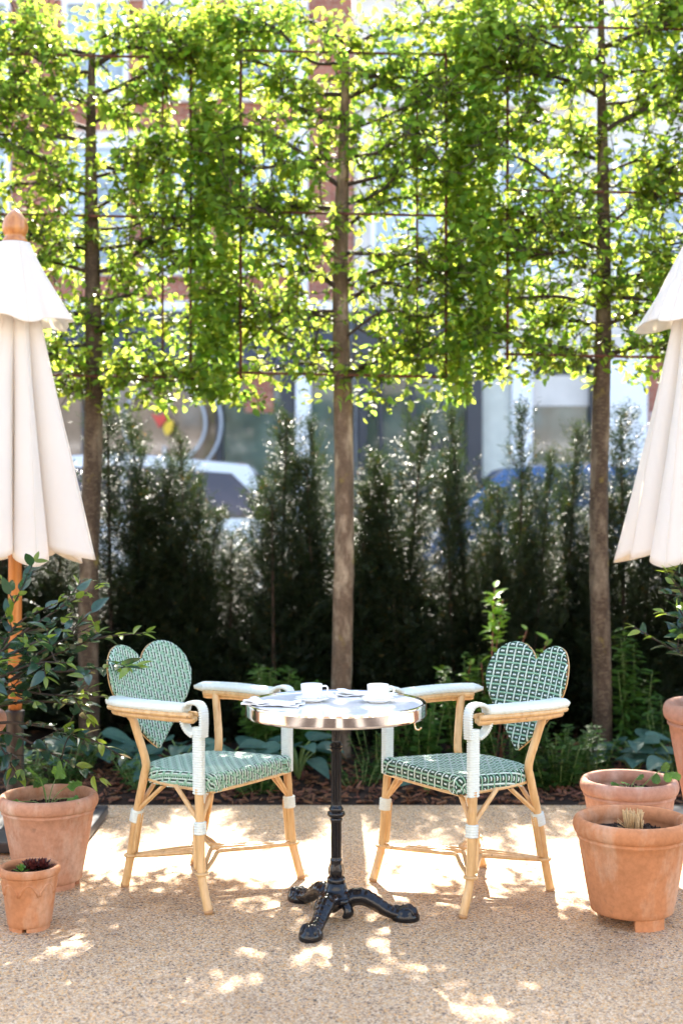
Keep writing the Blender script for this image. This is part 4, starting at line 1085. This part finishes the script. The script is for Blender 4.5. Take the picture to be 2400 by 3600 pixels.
# ------------------------------------------------------------------ terracotta pots
def pot(label, X, Y, rr, h, mat, base, z0=.0, feet=(), soil=True, seed=0, swag=False, collar=False):
    o = empty('terracotta_pot', (X, Y, 0), 0, label, 'pot', 'terracotta pots')
    t = rr*.10
    rb = rr*base; rt = rr*.90
    pr = [(0, z0), (rb*.93, z0), (rb, z0+.006), (rb*1.01, z0+.022), (rb*1.035, z0+.03)]
    for k in range(1, 9): f = k/9; pr.append((rb*1.035+(rt-rb*1.035)*f**.95, z0+.03+(h-.085*rr/.2-z0-.03)*f))
    e = h-.075*rr/.2
    pr += [(rt*1.005, e), (rt*1.035, e+.004), (rt*1.04, e+.010), (rt*1.01, e+.014)]
    if collar: pr += [(rt*1.0, e+.016)]
    zc, hh = h-.030*rr/.2, .030*rr/.2
    for a in np.linspace(-60, 235, 16): pr.append((rr-t*.9+t*.9*math.cos(R(a)), zc+hh*math.sin(R(a))))
    pr += [(rr*.80, h-.09*rr/.2), (rr*.77, h-.16*rr/.2), (0, h-.165*rr/.2)]
    wob = np.random.default_rng(seed).normal(0, 1, 6)
    V, F = lathe(pr, 72, lambda a, r, z: r*(1+.004*np.sin(2*a+wob[0])+.003*np.sin(3*a+wob[1]+z*9)+.0016*np.sin(7*a+z*40)))
    body = MB().add(V, F).build('body', mat, o)
    rsoil = rr*.775; n = 40; 
    rg = np.linspace(0, 1, 14); a = np.linspace(0, 2*np.pi, n, endpoint=False); g_ = np.random.default_rng(seed+5)
    Vs = np.stack([np.outer(rg, np.cos(a))*rsoil, np.outer(rg, np.sin(a))*rsoil, h-.062*rr/.2+g_.normal(0, .0035, (14, n))+.008*(1-rg[:, None]**2)], -1).reshape(-1, 3)
    i = np.arange(13)[:, None]*n; j = np.arange(n)[None]; k = (j+1) % n
    so = MB().add(Vs, [np.stack([i+j, i+n+j, i+n+k, i+k], -1).reshape(-1, 4)]).build('soil', M['compost'], o)
    cb = MB(); nn = 160; ra = rsoil*np.sqrt(g_.random(nn)); aa = g_.uniform(0, 6.28, nn)
    pos = np.stack([ra*np.cos(aa), ra*np.sin(aa), np.full(nn, h-.058*rr/.2)+.008*(1-(ra/rsoil)**2)], 1)
    T = (np.array([[-.5, 0, 0], [0, -.45, .1], [.5, 0, 0], [0, .4, .05], [0, 0, .4], [.05, 0, -.3]]), [[0, 1, 4], [1, 2, 4], [2, 3, 4], [3, 0, 4], [1, 0, 5], [2, 1, 5], [3, 2, 5], [0, 3, 5]])
    v = g_.normal(size=(nn, 3)); batch(cb, T, pos, orient(v, g_.normal(size=(nn, 3))), g_.uniform(.006, .016, nn)); tag(cb.build('crumbs', M['compost'], so, smooth=False), kind='stuff')
    for (a0, a1) in feet:
        aa = np.linspace(R(a0), R(a1), 12); r1, r0 = rb*.93, rb*.45; V = []
        for r, z in ((r1, 0.0), (r1*1.01, z0+.004), (r0, z0+.004), (r0, 0)): V.append(np.stack([r*np.cos(aa), r*np.sin(aa), np.full(12, z)], 1))
        V = np.vstack(V); F = [[q*12+i, q*12+i+1, ((q+1) % 4)*12+i+1, ((q+1) % 4)*12+i] for q in range(4) for i in range(11)]+[[0, 12, 24, 36], [47, 35, 23, 11]]
        MB().add(V, F).build('foot', mat, o, smooth=False)
    if swag:
        for k in range(8):
            a0 = k*math.pi/4+.2; pts = []
            for s in np.linspace(-1, 1, 13):
                a_ = a0+s*math.pi/8*.95; z = h*.66-.20*h*(abs(s)**2.2)*.9; fz = (z-z0-.03)/(h-.085*rr/.2-z0-.03); rad = rb*1.035+(rt-rb*1.035)*fz**.95+.0005
                pts.append((rad*math.cos(a_), rad*math.sin(a_), z+.022))
            MB().tube(np.array(pts), np.interp(np.linspace(-1, 1, 13), [-1, 0, 1], [.0065, .004, .0065]), 6).build('swag', mat, body)
    return o
pot('large pale terracotta pot at the left with a lobed green seedling', P(172, 3109, 4.85)[0], 4.85, .182, .338, M['pot_pale'], .66, z0=.018, feet=((0, 80), (100, 200), (220, 340)), seed=1)
pot('small terracotta pot with a draped relief, in front of the large left pot', P(105, 3258, 4.352)[0], 4.352, .101, .207, M['pot_orange'], .72, z0=.012, feet=((-85, 20), (25, 130), (150, 262)), seed=2, swag=True)
pot('orange terracotta pot at front right holding a clipped straw stump', P(2220, 3236, 4.42)[0], 4.42, .196, .352, M['pot_orange'], .70, z0=.036, feet=((-98, -48), (22, 72), (95, 145)), seed=3)
pot('pinkish terracotta pot behind the orange one, with a trailing strawberry shoot', P(2210, 3090, 4.98)[0], 4.98, .186, .368, M['pot_pink'], .66, z0=.018, feet=((0, 80), (100, 200), (220, 340)), seed=4)
pot('tall wide terracotta pot cut off by the right edge', 1.515, 5.15, .245, .63, M['pot_pink'], .50, z0=.02, feet=((0, 80), (120, 200), (240, 320)), seed=6, collar=True)
pot('tall terracotta pot at the left edge, mostly behind shrub leaves', -1.535, 5.02, .245, .61, M['pot_pink'], .50, z0=.02, feet=((0, 80), (120, 200), (240, 320)), seed=7, collar=True)

# ------------------------------------------------------------------ plants in the pots
def leaf_set(name, mat, specs):
    out = []
    for w, f, d in specs:
        me = MB().add(*leaf_template(w, f, d, 5)).mesh(name); me.materials.append(mat); out.append(me)
    return out
GL = leaf_set('glossy_leaf', M['glossy'], [(.44, .10, .12), (.48, .16, .22), (.42, .06, .05), (.50, .2, .30)])
GN = leaf_set('young_leaf', M['glossy_new'], [(.36, .14, .10), (.42, .2, .22), (.38, .08, .3)])
def put_leaf(meshes, parent, p, d, up, size, k=0):
    Mx = orient(np.array([d], float), np.array([up], float))[0]
    return link('leaf', meshes[k % len(meshes)], parent, mat4(Mx, p, size))
def shrub(label, base, tips, seed, side=1.0):
    g_ = np.random.default_rng(seed); o = empty('evergreen_shrub', tuple(base), 0, label, 'shrub', 'glossy leaved shrubs in tall pots'); k = 0
    base = np.array(base)
    def leaves(path, f0, gap, tipnew):
        nonlocal k
        p = resample(path, gap); n = len(p); T = np.gradient(p, axis=0); T /= np.linalg.norm(T, axis=1)[:, None]
        for i in range(n):
            f = i/(n-1)
            if f < f0: continue
            s = np.cross(T[i], np.array([0, 0, 1.0])+g_.normal(0, .25, 3)); s /= np.linalg.norm(s)
            s = s*(1 if i % 2 else -1)
            d = T[i]*.75+s*.9+g_.normal(0, .22, 3)+np.array([0, 0, .05]); up = np.array([0, 0, 1.0])+g_.normal(0, .45, 3)
            new = f > 1-tipnew and g_.random() < .75
            put_leaf(GN if new else GL, o, p[i], d, up, g_.uniform(.056, .086)*(.85 if new else 1), k); k += 1
            if new and f > .97: put_leaf(GN, o, p[i], T[i]+g_.normal(0, .15, 3), up, .045, k)
    for tp in tips:
        e = np.array(tp)-base; d = e/np.linalg.norm(e)
        b0 = np.array([g_.normal(0, .035), g_.normal(0, .035), -.05])
        m1 = b0+(e-b0)*.38+np.array([0, 0, .09])+g_.normal(0, .015, 3); m2 = b0+(e-b0)*.72+np.array([0, 0, .06])+g_.normal(0, .015, 3)
        path = smooth_path([b0, m1, m2, e], 10)
        MB().tube(path, np.linspace(.0075, .0022, len(path)), 6).build('branch', M['twig'] , o)
        leaves(path, .40, .0265, .18)
        for q in range(2):
            f = g_.uniform(.45, .9); b = path[int(f*(len(path)-1))]; t = e/np.linalg.norm(e)
            dd = t*.6+g_.normal(0, .55, 3)+np.array([0, 0, .2]); dd /= np.linalg.norm(dd); L = g_.uniform(.09, .2)
            tw_ = smooth_path([b, b+dd*L*.5+g_.normal(0, .008, 3), b+dd*L], 5)
            MB().tube(tw_, np.linspace(.003, .0016, len(tw_)), 5).build('twig', M['twig'], o); leaves(tw_, .2, .022, .25)
LT = [P(348, 2060, 5.0), P(515, 2225, 4.95), P(480, 2345, 4.86), P(435, 2660, 4.80), P(350, 2738, 4.86), P(60, 2735, 4.78), P(205, 2118, 5.05), P(80, 2075, 5.1), P(150, 2250, 4.8), P(330, 2200, 4.9), P(30, 2330, 4.75), P(380, 2450, 4.8), P(250, 2330, 4.75), P(-80, 2200, 4.9), P(300, 2480, 5.0), P(120, 2470, 4.75), P(-200, 2400, 5.0)]
shrub('glossy dark leaved shrub spreading over the left chair, young tips olive', (-1.535, 5.02, .57), LT, 31)
RTP = [P(2228, 2205, 5.1), P(2345, 2015, 5.2), P(2380, 2130, 5.0), P(2440, 2050, 5.3), P(2470, 2230, 4.9), P(2560, 2150, 5.2), P(2620, 2300, 5.1), P(2400, 2290, 5.25)]
shrub('glossy dark leaved shrub reaching in from the right edge', (1.515, 5.15, .59), RTP, 37)

def lobed_leaf(mat, name, lobes=5, deep=.5):
    n = 60; a = np.linspace(-2.6, 2.6, n); r = (.55+.45*np.cos(a/2.6*1.2))*(1-deep+deep*np.abs(np.cos(a*lobes/5.2*1.57)))
    r *= 1+.07*np.cos(a*22)
    V = [[0, 0, 0]]+[[r[i]*math.sin(a[i])*.55, .42+r[i]*math.cos(a[i])*.55, -.10*r[i]**2+.04*math.cos(a[i]*9)] for i in range(n)]
    V.append([0, .42, .02]); F = [[n+1, i+1, i+2] for i in range(n-1)]+[[n+1, n, 0], [n+1, 0, 1]]
    me = MB().add(V, F).mesh(name); me.materials.append(mat); return me
LOB = lobed_leaf(M['green'], 'lobed_leaf'); STR = lobed_leaf(M['green'], 'trefoil_leaf', 3, .35)
def stemmed(o, me, base, tip, size, mat=None, face=(0, -.6, .8), bend=.3):
    b, t = np.array(base), np.array(tip); m = (b+t)/2+np.array([0, 0, np.linalg.norm(t-b)*bend*.4])
    p = smooth_path([b, m, t], 8); MB().tube(p, np.linspace(.0022, .0014, len(p)), 6).build('stalk', mat or M['herb_stalk'], o)
    d = t-m; put_leaf([me], o, t, d+np.array([0, -.02, -.3*np.linalg.norm(d)]), face, size)
M['herb_stalk'] = plain('green_stalk', (.13, .20, .05), .6)
# seedling in the large left pot
bx0 = P(172, 3109, 4.85); o = empty('seedling', (bx0[0], 4.85, .285), 0, 'lobed leaved seedling in the large left pot', 'seedling')
for t, s in (((-.02, -.05, .115), .095), ((.02, .02, .10), .08), ((.085, -.07, .050), .072), ((-.075, -.06, .035), .072), ((.0, -.09, .030), .07), ((.06, .03, .07), .06), ((-.03, .05, .07), .07)):
    stemmed(o, LOB, (.0, -.02, 0), t, s)
# houseleek in the small pot
sx = P(105, 3258, 4.352); o = empty('houseleek', (sx[0]+.01, 4.352, .184), 0, 'dark red houseleek rosettes in the small left pot', 'succulent')
SU = leaf_set('houseleek_leaf', M['maroon'], [(.42, .25, -.30), (.46, .3, -.2)]); SUG = leaf_set('houseleek_young_leaf', M['green'], [(.42, .25, -.2)])
for cx, cy, n, s, ms in ((.0, .0, 26, .046, SU), (.030, .014, 22, .044, SU), (-.032, -.022, 14, .030, SUG), (-.024, .022, 16, .034, SU)):
    for k in range(n):
        a = k*2.4; f = (k+1)/n; el = 1.35-1.15*f
        put_leaf(ms, o, np.array([cx+.003*math.cos(a), cy+.003*math.sin(a), .004+.012*(1-f)]), [math.cos(a)*math.cos(el), math.sin(a)*math.cos(el), math.sin(el)], [-math.cos(a)*math.sin(el), -math.sin(a)*math.sin(el), math.cos(el)+.01], s*(.55+.45*f), k)
# cut straw stump
px_ = P(2225, 3236, 4.42); o = empty('straw_stump', (px_[0], 4.42, .295), 0, 'clipped dry straw stump in the orange pot', 'stump'); g_ = np.random.default_rng(5)
for k in range(58):
    a = g_.uniform(0, 6.28); r = .03*math.sqrt(g_.random()); b = np.array([r*math.cos(a), r*math.sin(a), 0]); t = b*1.25+np.array([g_.normal(0, .005), g_.normal(0, .005), g_.uniform(.05, .082)])
    MB().tube([b, (b+t)/2+g_.normal(0, .001, 3), t], g_.uniform(.0016, .003), 6).build('straw', M['straw'], o)
for k in range(7):
    a = g_.uniform(0, 6.28); t = np.array([.055*math.cos(a), .055*math.sin(a), g_.uniform(.02, .07)]); MB().tube([t*.3, t*.7, t], .0011, 5).build('straw', M['straw'], o)
# strawberry shoot
px_ = P(2210, 3090, 4.98); o = empty('strawberry_plant', (px_[0], 4.98, .31), 0, 'strawberry shoot leaning over the rim of the pinkish pot', 'plant')
rn = smooth_path([(.01, 0, 0), (.05, -.01, .03), (.085, -.01, .065), (.12, 0, .085), (.15, 0, .078)], 8); MB().tube(rn, .002, 6).build('runner', M['herb_stalk'], o)
for t, s in (((-.02, -.03, .045), .042), ((.02, -.04, .035), .04), ((-.035, .02, .03), .038), ((.03, .02, .05), .036)): stemmed(o, STR, (0, 0, 0), t, s)
for p, d, s in (((.12, 0, .085), (.4, -.3, .5), .045), ((.15, 0, .078), (.8, -.4, -.3), .05), ((.105, 0, .075), (-.2, -.5, -.6), .045), ((.14, 0, .08), (.1, -.5, -.7), .042)): put_leaf([STR], o, np.array(p), d, (0, -.7, .7), s)

# ------------------------------------------------------------------ planting under the trees
def hosta_mesh(w):
    V, F = leaf_template(w, .16, .28, 7)
    return V, F
HO = []
for w in (.60, .66, .54, .70):
    nl, ns = 11, 9; V = []
    for i in range(nl):
        t = i/(nl-1); hw = .5*w*(math.sin(math.pi*min(1, t**.62*.995+.005)))**.8 if 0 < t < 1 else .004
        for j in range(ns):
            s = (j/(ns-1))*2-1; V.append([hw*s, t, -.30*t*t+.20*hw*abs(s)+.008*math.cos(j*math.pi)*(1 if 0 < t < 1 else 0)])
    F = [[i*ns+j, i*ns+j+1, (i+1)*ns+j+1, (i+1)*ns+j] for i in range(nl-1) for j in range(ns-1)]
    me = MB().add(V, F).mesh('hosta_leaf'); me.materials.append(M['hosta']); HO.append(me)
def hosta(label, px, Y, n, s, seed):
    g_ = np.random.default_rng(seed); X = (px-1200)*Y/FPX; o = empty('hosta', (X, Y, float(bedz(np.array(X), np.array(Y)))), 0, label, 'plant', 'blue leaved hostas in the bed')
    for k in range(n):
        a = k*2.4+g_.uniform(-.3, .3); r = s*(.35+.75*math.sqrt((k+.5)/n)); h = s*(1.05-.55*k/n)*g_.uniform(.85, 1.1)
        t = np.array([r*.6*math.cos(a), r*.6*math.sin(a), h]); p = smooth_path([(0, 0, 0), t*[.4, .4, .7], t], 6); MB().tube(p, np.linspace(.004, .0028, len(p)), 6).build('stalk', M['herb_stalk'], o)
        put_leaf(HO, o, t, [math.cos(a), math.sin(a), g_.uniform(-.25, .35)], [-.25*math.cos(a), -.25*math.sin(a)-.3, 1], s*g_.uniform(.75, 1.1), k)
hosta('hosta at the foot of the left trunk', 320, 6.75, 13, .18, 1); hosta('hosta seen through the left chair below its heart', 640, 6.55, 14, .20, 2)
hosta('hosta seen between the left chair seat and its post', 800, 6.6, 11, .19, 3); hosta('hosta left of the table column', 1050, 6.6, 13, .19, 4)
hosta('hosta to the right of the right trunk', 2230, 6.6, 12, .19, 5); hosta('hosta behind the right pots at the frame edge', 2370, 6.5, 11, .19, 6)
hosta('small round leaved hosta low at the bed edge under the right chair', 1500, 6.32, 6, .09, 7); hosta('hosta behind the left pots', 120, 6.6, 11, .18, 8)

HL = leaf_template(.30, .10, .22, 3); BL_ = leaf_template(.50, .12, .15, 3)
def herb(label, px, Y, n, h, spread, size, seed, tm=HL, shade=1.0, name='perennial', yellow=1.0):
    g_ = np.random.default_rng(seed); X = (px-1200)*Y/FPX; o = empty(name, (X, Y, float(bedz(np.array(X), np.array(Y)))), 0, label, 'plant', 'green perennials in the bed')
    st = MB(); pos, dr, nr, sz = [], [], [], []
    for k in range(n):
        a = g_.uniform(0, 6.28); r = spread*math.sqrt(g_.random()); hh = h*g_.uniform(.6, 1.05)
        p = smooth_path([(r*.5*math.cos(a), r*.5*math.sin(a), -.01), (r*.8*math.cos(a), r*.8*math.sin(a), hh*.5), (r*1.1*math.cos(a), r*1.1*math.sin(a), hh)], 8)
        st.tube(p, np.linspace(.003, .0015, len(p)), 5)
        q = resample(p, .020); m = len(q)
        for i in range(1, m):
            for s in (0, 1, 2):
                b = g_.uniform(0, 6.28); pos.append(q[i]); dr.append([math.cos(b), math.sin(b), g_.uniform(-.15, .6)]); nr.append([0+g_.normal(0, .3), -.2+g_.normal(0, .3), 1]); sz.append(size*g_.uniform(.6, 1.15)*(1.1-.4*i/m))
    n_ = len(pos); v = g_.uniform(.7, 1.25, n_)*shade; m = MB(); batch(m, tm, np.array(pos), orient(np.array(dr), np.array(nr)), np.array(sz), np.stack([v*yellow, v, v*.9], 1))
    tag(m.build('foliage', M['herb'], o), kind='stuff'); tag(st.build('stems', M['herb_stalk'], o), kind='stuff')
herb('leafy green perennial behind the left edge of the table', 960, 6.95, 26, .50, .17, .085, 41, yellow=1.15)
herb('leafy green perennial just left of the middle trunk', 1100, 6.9, 16, .42, .13, .085, 42)
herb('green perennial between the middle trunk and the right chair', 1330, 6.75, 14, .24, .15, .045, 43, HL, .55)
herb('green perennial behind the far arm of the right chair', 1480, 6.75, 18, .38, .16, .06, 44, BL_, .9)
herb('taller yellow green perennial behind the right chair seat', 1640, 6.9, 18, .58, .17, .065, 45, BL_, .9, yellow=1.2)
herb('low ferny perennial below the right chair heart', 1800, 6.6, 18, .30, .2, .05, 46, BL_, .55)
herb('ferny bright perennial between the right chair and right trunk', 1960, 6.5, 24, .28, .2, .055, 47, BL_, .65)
herb('tall leafy stems in the dark right of the right trunk', 2230, 7.0, 6, .80, .10, .095, 48, HL, .9, yellow=1.1)
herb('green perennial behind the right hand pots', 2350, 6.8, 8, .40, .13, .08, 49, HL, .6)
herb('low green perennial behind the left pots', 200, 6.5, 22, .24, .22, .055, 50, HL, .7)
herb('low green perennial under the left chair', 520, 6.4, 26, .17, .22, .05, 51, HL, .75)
herb('low green perennial by the bed edge left of the column', 900, 6.4, 22, .15, .2, .05, 52, HL, .75)
herb('low green perennial by the bed edge right of the column', 1270, 6.45, 14, .12, .15, .045, 53, HL, .55)
herb('small green clump at the foot of the right trunk', 2080, 6.6, 14, .22, .15, .055, 54, HL, .8)
herb('yellow green perennial at the left edge behind the parasol pole', 30, 7.0, 14, .70, .14, .08, 55, HL, .9, yellow=1.2)

LM = leaf_set('lime_leaf', M['lime'], [(.45, .14, .12), (.5, .2, .25), (.42, .08, .3)])
def whip(label, bpx, tips, Y, seed, size=.062):
    g_ = np.random.default_rng(seed); X = (bpx-1200)*Y/FPX; o = empty('flowering_shrub', (X, Y, .03), 0, label, 'shrub', 'red stemmed shrubs with lime leaves'); b = np.array([X, Y, .03]); k = 0
    for tp, n in tips:
        e = P(*tp, Y)-b; p = smooth_path([g_.normal(0, .015, 3)*[1, 1, 0], e*.5+g_.normal(0, .02, 3), e], 10)
        MB().tube(p, np.linspace(.0055, .0025, len(p)), 6).build('stem', M['redstem'], o)
        for i in range(n):
            f = 1-(i/n)*.30; q = p[int(f*(len(p)-1))]; a = g_.uniform(0, 6.28)
            put_leaf(LM, o, q, [math.cos(a), math.sin(a), g_.uniform(-.1, .9)], [0, -.3, 1], size*g_.uniform(.7, 1.15), k); k += 1
whip('red stemmed shrub with a bright lime tip behind the right chair', 1740, [((1738, 2065), 44), ((1765, 2110), 24), ((1850, 2215), 6), ((1925, 2250), 10), ((1690, 2330), 5), ((1790, 2300), 4)], 6.95, 61, .080)
whip('shorter red stemmed shrub left of the right chair heart', 1610, [((1560, 2370), 8), ((1655, 2320), 12), ((1600, 2450), 8), ((1690, 2480), 8)], 6.9, 62, .07)
